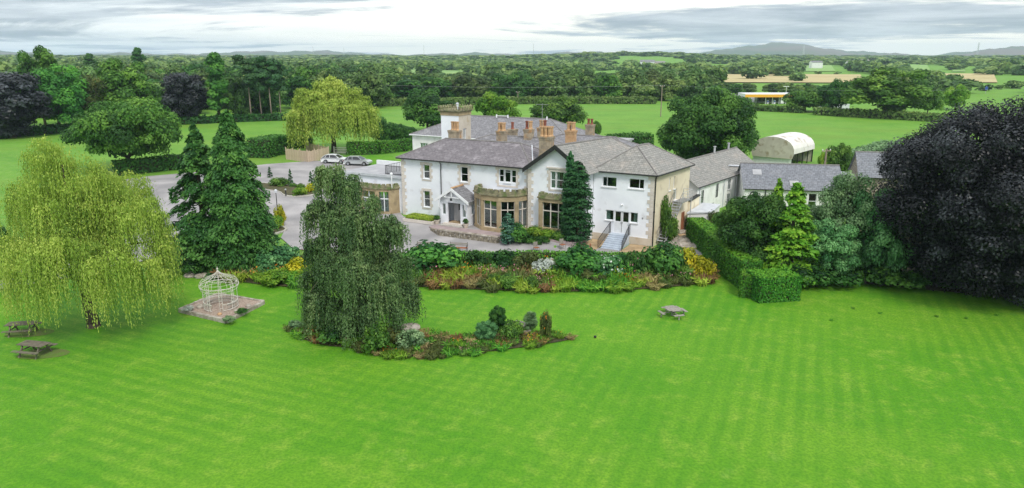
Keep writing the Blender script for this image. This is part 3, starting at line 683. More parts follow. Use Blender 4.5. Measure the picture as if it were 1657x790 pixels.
# ------------------------------------------------------------------ the country house
house = thing('country_house', 'rambling white two-storey country house with slate roofs, bow window, porch and square tower', 'house', (HA[0], HA[1], 0), TH)
def build_house():
    R = house
    W = MATS['white_render']
    EH = 6.5
    ops = [(2.95, 3.78, 4.37, 5.9), (7.75, 8.65, 4.4, 6.0), (12.4, 14.4, 4.75, 6.1), (2.87, 3.72, 1.2, 3.0), (7.35, 8.9, .3, 2.7), (10.6, 15.5, .4, 3.4)]
    M, l = wall(R, (0, 0), (16, 0), -.3, EH, W, ops)
    wall(R, (0, 8), (0, 0), -.3, EH, W); wall(R, (22.2, 12), (0, 12), -.3, EH, W); wall(R, (0, 12), (0, 8), -.3, EH, W)
    for o in ops[:2] + [ops[3]]: window(R, M, *o); surround(R, M, *o)
    # three-light window with a taller door-like middle light
    o = ops[2]; surround(R, M, 12.4, 14.4, 4.55, 6.1)
    window(R, M, 12.4, 12.98, 4.75, 6.1, sill=False); window(R, M, 13.82, 14.4, 4.75, 6.1, sill=False); window(R, M, 13.02, 13.78, 4.75, 6.1, rs=[.8], fr=.09, label='tall middle light of the three-light window')
    quoins(R, M, 0, .0, EH, 1); quoins(R, M, 15.98, .0, EH, -1)
    # gable wing
    gx0, gx1, gy = 16.0, 22.2, -.5
    ap = (19.15, 9.0)
    og = [(2.5, 4.6, 4.7, 6.4), (1.7, 5.6, .85, 3.4)]
    M2, l2 = wall(R, (gx0, gy), (gx1, gy), -.5, EH, W, og, top=[(0, EH), (gx1-gx0, EH), (ap[0]-gx0, ap[1]-.12)])
    wall(R, (gx0, 0), (gx0, gy), -.3, EH, W); wall(R, (gx1, gy), (gx1, 1.6), -.5, EH, W)
    surround(R, M2, *og[0]); quoins(R, M2, 0.02, 0, EH, 1)
    q = MB(M2); q.box(2.1, .003, 6.68, 5.0, .14, 6.82); q.build('hood_mould', MATS['quoin_stone'], R)
    window(R, M2, 2.5, 3.05, 4.7, 6.4, sill=False, curtain=[(.1, .9)]); window(R, M2, 3.09, 4.01, 4.7, 6.4, curtain=[(.02, .30), (.68, .98)], label='wide middle sash with white curtains'); window(R, M2, 4.05, 4.6, 4.7, 6.4, sill=False, curtain=[(.1, .9)])
    # roofs
    hip_roof(R, [(-.4, -.4), (16.4, -.4), (16.4, 8.2), (-.4, 8.2)], EH, [(3.4, 3.9), (12.9, 3.9)], 8.35, 'slate_purple')
    m = MB(); ov = .55
    # left slope, right slope of the gable wing; it runs back to a hip
    e0, e1 = (gx0-.35, gy-ov, EH+.0), (gx0-.35, 11.5, EH); a0, a1 = (ap[0], gy-ov, ap[1]), (20.4, 11, 8.65); f0, f1 = (22.7, gy-ov, EH-.1), (24.3, 13.6, EH)
    uvp(m, [e1, e0, a0, a1]); uvp(m, [f0, f1, a1, a0]); uvp(m, [f1, (18, 13.6, EH), a1]); uvp(m, [(18, 13.6, EH), e1, a1])
    ro = m.build('gable_wing_roof', MATS['slate_lichen'], R); t = MB(); t.tube(a0, a1, .1); t.tube(a1, f1, .08); t.build('ridge_tiles', MATS['ridge'], ro)
    b = MB()     # dark bargeboards
    for s, e in ((e0, a0), (f0, a0)):
        s, e = Vector(s), Vector(e); y = gy - ov - .02
        b.add([(s.x, y, s.z-.38), (e.x, y, e.z-.38), (e.x, y, e.z+.08), (s.x, y, s.z+.08), (s.x, y+.1, s.z-.38), (e.x, y+.1, e.z-.38), (e.x, y+.1, e.z+.08), (s.x, y+.1, s.z+.08)], [(0, 1, 2, 3), (7, 6, 5, 4), (0, 4, 5, 1), (3, 2, 6, 7), (0, 3, 7, 4), (1, 5, 6, 2)])
    b.build('bargeboard', MATS['black_paint'], R)
    v = MB(); v.box(14.3, 2.6, 7.55, 14.42, 2.7, 7.6) if False else v.tube((13.6, 5.2, 8.02), (16.1, .4, 6.62), .07); v.build('lead_flashing', MATS['lead'], R)
    # middle ranges behind the ridge
    hip_roof(R, [(1.5, 7.6), (15.8, 7.6), (15.8, 13.2), (1.5, 13.2)], 6.9, [(5.5, 10.4), (12.6, 10.4)], 8.25, 'slate_grey')
    hip_roof(R, [(8.5, 13.0), (22.3, 13.0), (22.3, 20.5), (8.5, 20.5)], 6.4, [(12, 16.6), (19, 16.6)], 8.05, 'slate_grey')
    wall(R, (1.6, 7.7), (15.7, 7.7), 5.5, 6.9, W); wall(R, (8.6, 13.2), (22.2, 13.2), 0, 6.4, W); wall(R, (22.2, 13.2), (22.2, 20.4), 0, 6.4, W)
    # chimneys
    P2 = [(-.30, 0), (.30, 0)]
    chimney(R, 2.9, 6.6, 7.0, 9.0, 1.35, .7, [(-.3, 0), (.05, .0), (.40, 0)], 1.0)
    chimney(R, 8.9, 7.0, 7.0, 9.2, 1.0, .75, [(-.22, -.15), (.22, -.15), (-.22, .2), (.22, .2)], .9)
    chimney(R, 8.15, 11.0, 7.3, 9.0, .95, .8, [(0, 0)], .8, pm='terracotta_dark')
    chimney(R, 10.7, 10.2, 7.3, 9.2, .95, .8, [(-.25, 0), (.2, -.15), (.2, .2)], .9, dark=(0,))
    x, y = L2(*g(878, 214, 8.7)); chimney(R, x, y, 7.0, 9.25, 1.0, .8, [(-.25, 0), (.05, 0), (.33, 0)], .85, dark=(2,))
    chimney(R, 16.75, 2.2, 6.8, 9.45, 1.25, .95, [(-.42, -.2), (0, -.2), (.42, -.2), (-.42, .25), (0, .25), (.42, .25)], 1.0, mt='chimney_stone', pr_=.20)
    chimney(R, 17.7, 6.2, 7.6, 9.75, .95, .8, [(-.25, -.15), (.25, -.15), (-.25, .2), (.25, .2)], .85, mt='terracotta')
    chimney(R, 14.1, 20.6, 6.5, 9.0, .95, .8, [(-.22, 0), (.22, 0)], .7, pm='terracotta_dark')
    # aerial
    a = MB(); a.tube((15.55, 3.6, 7.6), (15.55, 3.6, 12.6), .03); a.tube((14.9, 3.6, 12.5), (16.2, 3.6, 12.5), .02)
    for i in range(7): a.tube((14.95+i*.2, 3.3, 12.5), (14.95+i*.2, 3.9, 12.5), .014, n=4)
    a.build('aerial', MATS['steel'], R)
    # tower
    tx0, tx1, ty0, ty1 = -1.35, 1.2, 10.2, 13.0
    M3, _ = wall(R, (tx0, ty0), (tx1, ty0), 3, 10.3, W, name='tower_wall')
    M4, _ = wall(R, (tx1, ty0), (tx1, ty1), 3, 10.3, MATS['plinth'], [(1.0, 1.75, 7.3, 8.7)], name='tower_wall')
    window(R, M4, 1.0, 1.75, 7.3, 8.7, cols=2, rows=1, name='tower_window')
    wall(R, (tx1, ty1), (tx0, ty1), 3, 10.3, W, name='tower_wall'); wall(R, (tx0, ty1), (tx0, ty0), 3, 10.3, W, name='tower_wall')
    c = MB(); c.box(tx0-.06, ty0-.06, 10.3, tx1+.06, ty1+.06, 10.72); c.build('tower_frieze', MATS['gold_stone'], R)
    c = MB(); c.box(tx0-.16, ty0-.16, 10.72, tx1+.16, ty1+.16, 10.84); c.box(tx0-.26, ty0-.26, 10.84, tx1+.26, ty1+.26, 11.0); c.build('tower_cornice', MATS['lichen_stone'], R)
    c = MB()
    for s in range(9):
        for (xa, ya, xb, yb) in ((tx0-.2, ty0-.2, tx1+.2, ty0-.2), (tx1+.2, ty0-.2, tx1+.2, ty1+.2), (tx0-.2, ty1+.2, tx1+.2, ty1+.2), (tx0-.2, ty0-.2, tx0-.2, ty1+.2)):
            px, py = xa+(xb-xa)*s/8, ya+(yb-ya)*s/8
            c.lathe([(.0, 11.0), (.10, 11.0), (.07, 11.06), (.12, 11.16), (.07, 11.26), (.13, 11.32), (.05, 11.46), (0, 11.50)], 6, (px, py))
    o = c.build('tower_cresting', MATS['lichen_stone'], R); o['kind'] = 'stuff'
    c = MB(); c.lathe([(0, 11.06), (.18, 11.0), (.15, 11.55), (.2, 11.6), (.14, 11.78), (0, 11.82)], 8, (.3, 11.4)); c.build('tower_finial', MATS['lead'], R)
    # bow window
    B = [(10.15, 0), (10.2, -1.3), (11.6, -2.3), (13.7, -2.45), (15.3, -1.5), (15.95, 0)]
    bw = MB(); pan = []
    segs = [(.30, .70, 2), (.13, .13, 2), (.17, .17, 2), (.16, .14, 2)]
    base = B[1:]
    bay = MB(); 
    M_, l_ = WF(B[0], B[1]); q = MB(M_); q.box(0, -.3, -.1, l_, 0, 3.75); bay.v += q.v; bay.f += q.f
    frames = []
    for i, (p0, p1) in enumerate(zip(base[:-1], base[1:])):
        Mi, li = WF(p0, p1); a = .24 if i else .30; e = li - (.24 if i < 3 else .2)
        q = MB(Mi)
        q.box(-.02, -.32, -.1, li+.02, .06, .40); q.box(0, -.3, .40, a, 0, 3.2); q.box(e, -.3, .40, li, 0, 3.2); q.box(-.015, -.3, 3.2, li+.015, .03, 3.75)
        k = len(bay.v); bay.v += q.v; bay.f += [tuple(k+x for x in f) for f in q.f]; frames.append((Mi, a, e))
    bo = bay.build('bow_window', MATS['gold_stone'], R)
    for Mi, a, e in frames:
        m = MB(Mi)
        m.box(a, -.22, .4, a+.06, -.14, 3.2); m.box(e-.06, -.22, .4, e, -.14, 3.2); mid = (a+e)/2; m.box(mid-.045, -.22, .4, mid+.045, -.13, 3.2); m.box(a+.06, -.218, 2.28, e-.06, -.142, 2.36); m.box(a+.06, -.216, .4, e-.06, -.144, .5)
        m.build('glazing_bars', MATS['quoin_stone'], bo)
        for (x0, x1) in ((a+.02, mid), (mid, e-.02)):
            for (z0, z1) in ((.42, 2.32), (2.32, 3.19)): p = MB(Mi); p.box(x0+.02, -.185, z0, x1-.02, -.178, z1-.01); p.build('pane', MATS['glass'], bo)
    crenel(R, B, 3.9, 4.42, 'lichen_stone', step=.7)
    m = MB(); m.prism([(x*.98+.26, y*.9) for x, y in B], 3.76, 3.84); m.build('bow_roof', MATS['grey_flat_roof'], R)
    m = MB(); m.prism([(10.4, .05), (10.4, -1.2), (11.6, -2.1), (13.6, -2.2), (15.1, -1.4), (15.7, .05)], -.1, .3); m.build('bow_floor', MATS['rust'], R)
    # square stone bay below the gable
    b0, b1, by = 17.6, 21.7, -1.3
    Mi, li = WF((b0, by), (b1, by)); q = MB(Mi)
    q.box(-.04, -.5, -.3, li+.04, .06, .85); q.box(0, -.3, .85, .42, 0, 3.4); q.box(li-.3, -.3, .85, li, 0, 3.4); q.box(-.02, -.6, 3.4, li+.02, .03, 3.8)
    q2 = MB(); q2.box(b0, by+.02, .85, b0+.25, gy, 3.4); q2.box(b1-.25, by+.02, .85, b1, gy, 3.4); q.v += []; k = len(q.v); q.v += q2.v; q.f += [tuple(k+x for x in f) for f in q2.f]
    so = q.build('square_bay', MATS['gold_stone'], R)
    m = MB(Mi); xs = [.42 + (li-.72)*i/4 for i in range(5)]
    for i, x in enumerate(xs): m.box(x-.045, -.22, .85, x+.045, -.12, 3.4)
    m.box(.42, -.21, 2.5, li-.3, -.13, 2.59); m.build('glazing_bars', MATS['quoin_stone'], so)
    for x0, x1 in zip(xs[:-1], xs[1:]):
        for z0, z1 in ((.86, 2.54), (2.54, 3.39)): p = MB(Mi); p.box(x0+.02, -.185, z0, x1-.02, -.178, z1); p.build('pane', MATS['glass'], so)
    crenel(R, [(b0, gy), (b0, by), (b1, by), (b1, gy)], 3.92, 4.35, 'lichen_stone', step=.5)
    m = MB(); m.box(b0+.1, by+.1, 3.8, b1-.1, gy, 3.86); m.build('bay_roof', MATS['grey_flat_roof'], R)
    # furniture seen through the bay: a white table and chairs
    # porch
    x0, x1, y0 = 6.35, 9.7, -1.95
    Mp, lp = wall(R, (x0, y0), (x1, y0), 0, 2.75, W, [(.95, 2.5, .3, 2.45), (.22, .68, 1.1, 2.3), (2.72, 3.16, 1.0, 2.35)], depth=.15, top=[(0, 2.75), (lp_ := x1-x0, 2.75), (lp_/2, 3.85)], name='porch_wall')
    Ms, ls = wall(R, (x1, y0), (x1, 0), 0, 2.75, W, [(.9, 1.5, 1.2, 2.3)], name='porch_wall'); wall(R, (x0, 0), (x0, y0), 0, 2.75, W, name='porch_wall')
    window(R, Mp, .22, .68, 1.1, 2.3, 1, 1, sill=False, name='porch_window'); window(R, Mp, 2.72, 3.16, 1.0, 2.35, 1, 1, name='porch_window', sill=False); window(R, Ms, .9, 1.5, 1.2, 2.3, 1, 2, name='porch_window')
    m = MB(Mp); m.box(1.0, -1.2, .3, 2.45, -1.1, 2.45); d_ = m.build('front_door', MATS['grey_door'], R); d_['label'] = 'pale grey front door with a narrow glazed slot'
    m = MB(Mp); m.box(1.62, -1.09, 1.5, 1.86, -1.06, 2.25); m.build('door_glass', MATS['car_glass'], d_); m = MB(Mp); m.box(2.2, -1.09, 1.3, 2.26, -1.02, 1.45); m.build('handle', MATS['steel'], d_)
    m = MB(Mp); m.box(.95, -1.1, .28, 2.5, 0, .31); m.build('door_mat', MATS['sandy_soil'], R)
    m = MB(); cx = (x0+x1)/2; yf = y0-.4
    for s in (-1, 1):
        e = (cx+s*2.05, yf, 2.72); eb = (cx+s*2.05, 0, 2.72)
        uvp(m, [e, eb, (cx, 0, 4.05), (cx, yf, 4.05)] if s > 0 else [eb, e, (cx, yf, 4.05), (cx, 0, 4.05)])
    po = m.build('porch_roof', MATS['slate_grey'], R); t = MB(); t.tube((cx, yf, 4.08), (cx, .0, 4.08), .11); t.build('ridge_tiles', MATS['terracotta'], po)
    b = MB()
    for s in (-1, 1):
        sx, ex_ = cx+s*2.08, cx; y = yf-.06
        b.add([(sx, y, 2.46), (ex_, y, 3.80), (ex_, y, 4.10), (sx, y, 2.76), (sx, y+.08, 2.46), (ex_, y+.08, 3.80), (ex_, y+.08, 4.10), (sx, y+.08, 2.76)], [(0, 1, 2, 3), (7, 6, 5, 4), (0, 4, 5, 1), (3, 2, 6, 7), (0, 3, 7, 4), (1, 5, 6, 2)])
    b.tube((cx-.95, yf+.02, 3.1), (cx+.95, yf+.02, 3.1), .06, n=4); b.tube((cx, yf+.02, 3.1), (cx, yf+.02, 3.9), .06, n=4)
    for s in (-1, 1): b.tube((cx+s*1.62, yf+.05, 2.9), (cx+s*1.62, yf+.05, 1.9), .05, n=4); b.tube((cx+s*1.62, yf+.05, 1.95), (cx+s*1.62, y0, 1.6), .05, n=4); b.tube((cx+s*.85, yf+.02, 3.1), (cx+s*.45, yf+.02, 3.6), .05, n=4)
    b.build('porch_bargeboard', MATS['white_paint'], po)
    m = MB(); m.tube((cx, yf-.05, 2.78), (cx, yf-.05, 3.02), .13, .09, 8); m.tube((cx, yf-.05, 3.02), (cx, yf-.05, 3.12), .02, n=4); m.build('lantern', MATS['black_paint'], po)
    for i in range(2): m = MB(); m.box(6.9-.25*(1-i), y0-.75+.37*i, 0, 9.2+.25*(1-i), y0-.001, .15*(i+1)); m.build('step', MATS['quoin_stone'] if i else MATS['kerb'], R)
    # downpipes
    m = MB(); m.path([(5.35, -.35, 6.4), (5.3, -.1, 6.1), (5.3, -.1, 0.1)], .05); m.build('downpipe', MATS['black_paint'], R)
    # flat-roofed extension on the left
    E0 = -8.6
    Me, le = wall(R, (E0, .35), (0, .35), -.3, 4.1, W, [(5.0, 6.1, .5, 2.5)], name='extension_wall'); wall(R, (E0, 7), (E0, .35), -.3, 4.1, W, name='extension_wall')
    m = MB(); m.box(E0-.15, .2, 4.1, -.003, 7.1, 4.24); m.build('flat_roof', MATS['grey_flat_roof'], R)
    m = MB(); m.box(E0-.2, .12, 4.02, -.003, .2, 4.3); m.build('roof_edge', MATS['lead'], R)
    m = MB(); m.box(E0-.15, 6.6, 4.24, -.6, 6.9, 4.75); m.box(-4.5, 7.1, 4.1, -.01, 7.4, 5.3); m.build('roof_parapet', MATS['white_paint'], R)
    m = MB()
    for i in range(22): m.tube((-2.9 + i*.135, .9, 4.24), (-2.9 + i*.135, .9, 5.25), .018, n=4)
    for z in (4.35, 5.25): m.tube((-2.95, .9, z), (-.02, .9, z), .03, n=4)
    for i in range(12): m.tube((-2.95, .9+i*.3, 4.24), (-2.95, .9+i*.3, 5.25), .018, n=4)
    m.tube((-2.95, .9, 5.25), (-2.95, 4.4, 5.25), .03, n=4); m.build('balcony_rail', MATS['black_paint'], R)
    EB = [(-7.0, .35), (-6.7, -.75), (-5.0, -1.3), (-2.6, -1.3), (-1.1, -.7), (-.7, .35)]
    q_ = MB(); fr_ = []
    for i, (p0, p1) in enumerate(zip(EB[:-1], EB[1:])):
        Mi, li = WF(p0, p1); q = MB(Mi); q.box(-.02, -.3, -.2, li+.02, .05, .3)
        if i in (0, 4): q.box(0, -.28, .3, li, 0, 2.95)
        else: q.box(0, -.28, .3, .26, 0, 2.6); q.box(li-.26, -.28, .3, li, 0, 2.6); q.box(-.01, -.28, 2.6, li+.01, .02, 2.95); fr_.append((Mi, .26, li-.26))
        k = len(q_.v); q_.v += q.v; q_.f += [tuple(k+x for x in f) for f in q.f]
    eb = q_.build('extension_bow', MATS['gold_stone'], R)
    for Mi, a, e in fr_:
        m = MB(Mi); mid = (a+e)/2; m.box(mid-.04, -.2, .3, mid+.04, -.12, 2.6); m.box(a, -.198, 1.72, e, -.122, 1.82); m.build('glazing_bars', MATS['white_paint'], eb)
        p = MB(Mi); p.box(a, -.17, .3, e, -.165, 2.6); p.build('pane', MATS['glass'], eb)
    crenel(R, EB, 3.05, 3.5, 'lichen_stone', step=.6)
    m = MB(); m.prism([(x, y+.15 if y < 0 else y-.02) for x, y in EB], 2.96, 3.02); m.build('bow_roof', MATS['grey_flat_roof'], R)
    m = MB(); m.tube((-1.0, -.55, 2.9), (-1.0, -.55, 4.5), .06); m.lathe([(0, 4.5), (.14, 4.52), (.16, 4.65), (.08, 4.78), (0, 4.8)], 8, (-1.0, -.55)); m.build('white_pole', MATS['white_paint'], R)
    # floors inside keep the rooms dark
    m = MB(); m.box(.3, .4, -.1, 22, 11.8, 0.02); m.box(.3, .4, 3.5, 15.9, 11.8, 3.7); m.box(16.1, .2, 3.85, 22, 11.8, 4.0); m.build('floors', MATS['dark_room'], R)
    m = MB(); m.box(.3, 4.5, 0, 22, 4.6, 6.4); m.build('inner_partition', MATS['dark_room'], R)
build_house()
def build_block():
    R = thing('side_block', 'square white two-storey block with hipped lichen slate roof, cream side and front steps', 'house', (HA[0], HA[1], 0), TH)
    A, B, Cc, D = (22.23, 1.6), (28.4, 1.6), (29.7, 9.6), (23.4, 9.6); EH = 6.5
    W = MATS['white_render']; ops = [(.90, 2.38, 4.95, 5.93), (3.62, 5.15, 5.0, 5.97), (1.35, 4.68, 1.62, 2.65), (2.25, 3.82, .45, 1.60)]
    ops = [ops[0], ops[1], (1.35, 2.2, 1.62, 2.65), (2.25, 3.82, .45, 2.65), (3.87, 4.68, 1.62, 2.65)]
    M, l = wall(R, A, B, .22, EH, W, ops)
    window(R, M, *ops[0], cs=[.32], rows=1); window(R, M, *ops[1], cs=[.68], rows=1)
    window(R, M, *ops[2], cols=1, rows=1, curtain=[(.05, .5)]); window(R, M, *ops[4], cols=1, rows=1, curtain=[(.4, .95)])
    for i in range(2):
        a = 2.25 + i*.79; m = MB(M); m.box(a+.02, -.14, .47, a+.765, -.08, 1.60); m.box(a+.02, -.14, 1.6, a+.12, -.08, 2.63); m.box(a+.665, -.14, 1.6, a+.765, -.08, 2.63); m.box(a+.12, -.14, 2.55, a+.665, -.08, 2.63)
        d = m.build('door', MATS['white_paint'], R); p = MB(M); p.box(a+.12, -.115, 1.6, a+.665, -.108, 2.55); p.build('pane', MATS['glass'], d); h = MB(M); h.box(a+(.70 if i == 0 else .05), -.08, 1.4, a+(.74 if i == 0 else .09), -.03, 1.54); h.build('handle', MATS['steel'], d)
    m = MB(M); m.box(-.01, -.1, -.75, l+.02, .06, .22); m.build('plinth', MATS['plinth'], R)
    quoins(R, M, l-.0, .24, EH, -1)
    m = MB(M); m.tube((3.05, 0, 3.25), (3.05, .14, 3.35), .09, n=8); m.build('wall_lamp', MATS['white_paint'], R)
    m = MB(M); m.box(5.1, .002, 2.1, 5.22, .03, 2.25); m.build('wall_box', MATS['steel'], R)
    so = [(3.2, 3.55, 4.5, 5.75), (4.25, 4.6, 4.5, 5.75), (4.4, 5.2, 3.3, 4.45)]
    Ms, ls = wall(R, B, Cc, -.75, EH, MATS['cream_render'], so)
    window(R, Ms, *so[0], rows=1); window(R, Ms, *so[1], rows=1); window(R, Ms, *so[2], rows=1, label='glazed door opening on to the fire escape')
    wall(R, Cc, D, -.75, EH, MATS['cream_render']); wall(R, D, A, -.75, EH, W)
    ov = .35
    hip_roof(R, [(A[0]-.15, A[1]-ov), (B[0]+ov, B[1]-ov), (Cc[0]+ov, Cc[1]+ov), (D[0]-.2, D[1]+ov)], EH, [(25.5, 4.7), (26.1, 6.7)], 8.75, 'slate_lichen')
    m = MB(); m.path([(28.55, 1.55, 6.35), (28.5, 1.6, 6.1), (28.5, 1.62, -.5)], .06); m.tube((28.45, 1.62, 2.9), (28.55, 1.6, 2.9), .1); m.build('downpipe', MATS['black_paint'], R)
    m = MB(Ms); m.box(3.3, .01, -.3, 3.4, .06, 3.0); m.build('side_pipe', MATS['galv'], R)
    m = MB(Ms); m.box(6.6, .003, -.2, 7.3, .05, 1.7); m.build('side_door', MATS['rust'], R)
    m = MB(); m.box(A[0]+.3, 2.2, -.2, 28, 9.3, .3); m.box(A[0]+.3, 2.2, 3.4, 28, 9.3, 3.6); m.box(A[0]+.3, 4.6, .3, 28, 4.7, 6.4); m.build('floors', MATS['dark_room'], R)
    # front steps with iron rails
    S = thing('front_steps', 'pale blue-grey stone steps with black railings up to the white double doors', 'steps', (HA[0], HA[1], 0), TH)
    n = 8; sx0, sx1 = 24.25, 26.15; z0 = -.6; run = .31; top = 1.6 - .42; ztop = .42
    for i in range(n):
        m = MB(); zz = z0 + (ztop-z0)*(i+1)/n; y1 = top - (n-1-i)*run*1.02; m.box(sx0, y1-run, z0-.1, sx1, y1 if i < n-1 else 1.59, zz - .005*(i % 2)); m.build('step', MATS['step_stone'], S)
    yb = top - (n-1)*run*1.02 - run
    for x, xb in ((sx0-.05, sx0-.25), (sx1+.05, sx1+.25)):
        m = MB(); m.tube((x, 1.5, ztop), (x, 1.5, ztop+1.05), .03); m.tube((x, top, ztop), (x, top, ztop+1.05), .03); m.tube((xb, yb, z0-.1), (xb, yb, z0+.95), .03)
        m.tube((x, 1.5, ztop+1.02), (x, top, ztop+1.02), .028); m.tube((x, top, ztop+1.02), (xb, yb, z0+.92), .028); m.tube((x, top, ztop+.15), (xb, yb, z0+.12), .02)
        for i in range(1, 16): t = i/16; xx = x+(xb-x)*t; yy = top+(yb-top)*t; zb = ztop+.15+(z0+.12-ztop-.15)*t; m.tube((xx, yy, zb), (xx, yy, zb+.88), .014, n=4)
        m.build('railing', MATS['black_paint'], S)
    # fire escape on the side wall
    Fe = thing('fire_escape', 'steel fire escape stair and landing against the cream side wall', 'fire escape', (HA[0], HA[1], 0), TH)
    m = MB(Ms); m.box(4.2, .03, 3.18, 6.6, 1.05, 3.26); m.build('landing', MATS['steel'], Fe)
    r = MB(Ms)
    for x, y in ((4.2, 1.05), (5.4, 1.05), (6.6, 1.05), (6.6, .1)): r.tube((x, y, 3.2), (x, y, 4.25), .03, n=4)
    for z in (3.7, 4.25): r.path([(4.2, 1.05, z), (6.6, 1.05, z), (6.6, .08, z)], .025)
    for x in (6.5,): r.tube((x, 1.0, -.2), (x, 1.0, 3.2), .05, n=5)
    r.build('landing_rail', MATS['galv'], Fe)
    s = MB(Ms)
    for y in (.12, 1.0): s.tube((4.3, y, 3.2), (.9, y, -.2), .06, n=4)
    s.build('stringer', MATS['steel'], Fe)
    h = MB(Ms)
    for y in (.12, 1.0):
        h.tube((4.3, y, 4.2), (.9, y, .8), .03, n=4); h.tube((4.3, y, 3.7), (.9, y, .3), .02, n=4)
        for i in range(5): t = i/4; h.tube((4.3-3.4*t, y, 3.2-3.4*t), (4.3-3.4*t, y, 4.2-3.4*t), .02, n=4)
    h.build('handrail', MATS['steel'], Fe)
    tm = MB(); tm.box(-.13, -.44, -.02, .13, .44, .02); tme = tm.mesh('tread', MATS['galv'])
    for i in range(14):
        t = (i+.5)/14; p = Ms @ Vector((4.3-3.4*t, .56, 3.2-3.4*t)); link('tread', tme, Fe, tuple(p), math.atan2(Ms[1][0], Ms[0][0]))
build_block()
def build_rear():
    R = thing('rear_range', 'long low white building with a wide grey slate roof behind the house', 'house', (HA[0], HA[1], 0), TH)
    W = MATS['old_render']; ops = [(1.3, 2.6, 4.0, 5.3), (3.1, 3.9, 4.0, 5.3)]
    M, l = wall(R, (-13.0, 20.2), (11.8, 20.2), -.3, 6.4, W, ops)
    window(R, M, *ops[0], cols=3, rows=1, curtain=[(.0, 1)]); window(R, M, *ops[1], cols=1, rows=1)
    wall(R, (11.8, 20.2), (11.8, 30), -.3, 6.4, W); wall(R, (11.8, 30), (-13, 30), -.3, 6.4, W); wall(R, (-13, 30), (-13, 20.2), -.3, 6.4, W)
    hip_roof(R, [(-13.3, 19.9), (12.1, 19.9), (12.1, 30.3), (-13.3, 30.3)], 6.45, [(-6.8, 25), (6.6, 25)], 9.0, 'slate_grey', gutter='white_paint')
    m = MB()
    for x in (-1.6, .2, 6.2): m.tube((x, 24.6, 8.9), (x, 24.6, 9.35), .1, n=6)
    m.tube((-1.6, 24.6, 9.2), (.2, 24.6, 9.2), .05, n=4); m.build('roof_vents', MATS['white_paint'], R)
    m = MB(); m.box(12.2, 22.5, -.3, 17.5, 27, 6.6); m.build('flat_annexe', MATS['old_render'], R); m = MB(); m.box(12.0, 22.3, 6.6, 17.7, 27.2, 6.8); m.build('annexe_roof', MATS['grey_flat_roof'], R)
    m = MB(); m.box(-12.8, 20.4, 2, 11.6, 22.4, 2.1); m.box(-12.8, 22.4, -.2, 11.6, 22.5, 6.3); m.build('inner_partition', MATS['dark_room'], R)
build_rear()
def gable_building(name, label, cat, pts, zb, ze, zr, wm, rm, ops=(), front=0, ov=.25, rz_=None, extra=None, group=None):
    """pts: four plan corners anticlockwise (world); ridge runs parallel to side 0; ops on side 0"""
    o = pts[0]; R = thing(name, label, cat, (o[0], o[1], 0), group=group); P = [(x-o[0], y-o[1]) for x, y in pts]
    mid1 = ((P[1][0]+P[2][0])/2, (P[1][1]+P[2][1])/2); mid0 = ((P[0][0]+P[3][0])/2, (P[0][1]+P[3][1])/2)
    M, l = wall(R, P[0], P[1], zb, ze, MATS[wm], ops)
    M1, l1 = wall(R, P[1], P[2], zb, ze, MATS[wm], top=[(0, ze), (math.dist(P[1], P[2]), ze), (math.dist(P[1], P[2])/2, zr-.05)])
    wall(R, P[2], P[3], zb, ze, MATS[wm]); wall(R, P[3], P[0], zb, ze, MATS[wm], top=[(0, ze), (math.dist(P[3], P[0]), ze), (math.dist(P[3], P[0])/2, zr-.05)])
    d = Vector((P[1][0]-P[0][0], P[1][1]-P[0][1])).normalized()*ov; n = Vector((d.y, -d.x)); dz = (zr-ze)/(math.dist(P[1], P[2])/2)*ov
    E = [(P[0][0]-d.x+n.x, P[0][1]-d.y+n.y, ze-dz), (P[1][0]+d.x+n.x, P[1][1]+d.y+n.y, ze-dz), (P[2][0]+d.x-n.x, P[2][1]+d.y-n.y, ze-dz), (P[3][0]-d.x-n.x, P[3][1]-d.y-n.y, ze-dz)]
    r0 = (mid0[0]-d.x, mid0[1]-d.y, zr); r1 = (mid1[0]+d.x, mid1[1]+d.y, zr)
    m = MB(); uvp(m, [E[0], E[1], r1, r0]); uvp(m, [E[2], E[3], r0, r1]); ro = m.build('roof', MATS[rm], R)
    t = MB(); t.tube(r0, r1, .09); t.build('ridge_tiles', MATS['ridge'], ro)
    gu = MB(); gu.tube(E[0], E[1], .06); gu.build('gutter', MATS['black_paint'], R)
    return R, M, l, ro, (E, r0, r1)
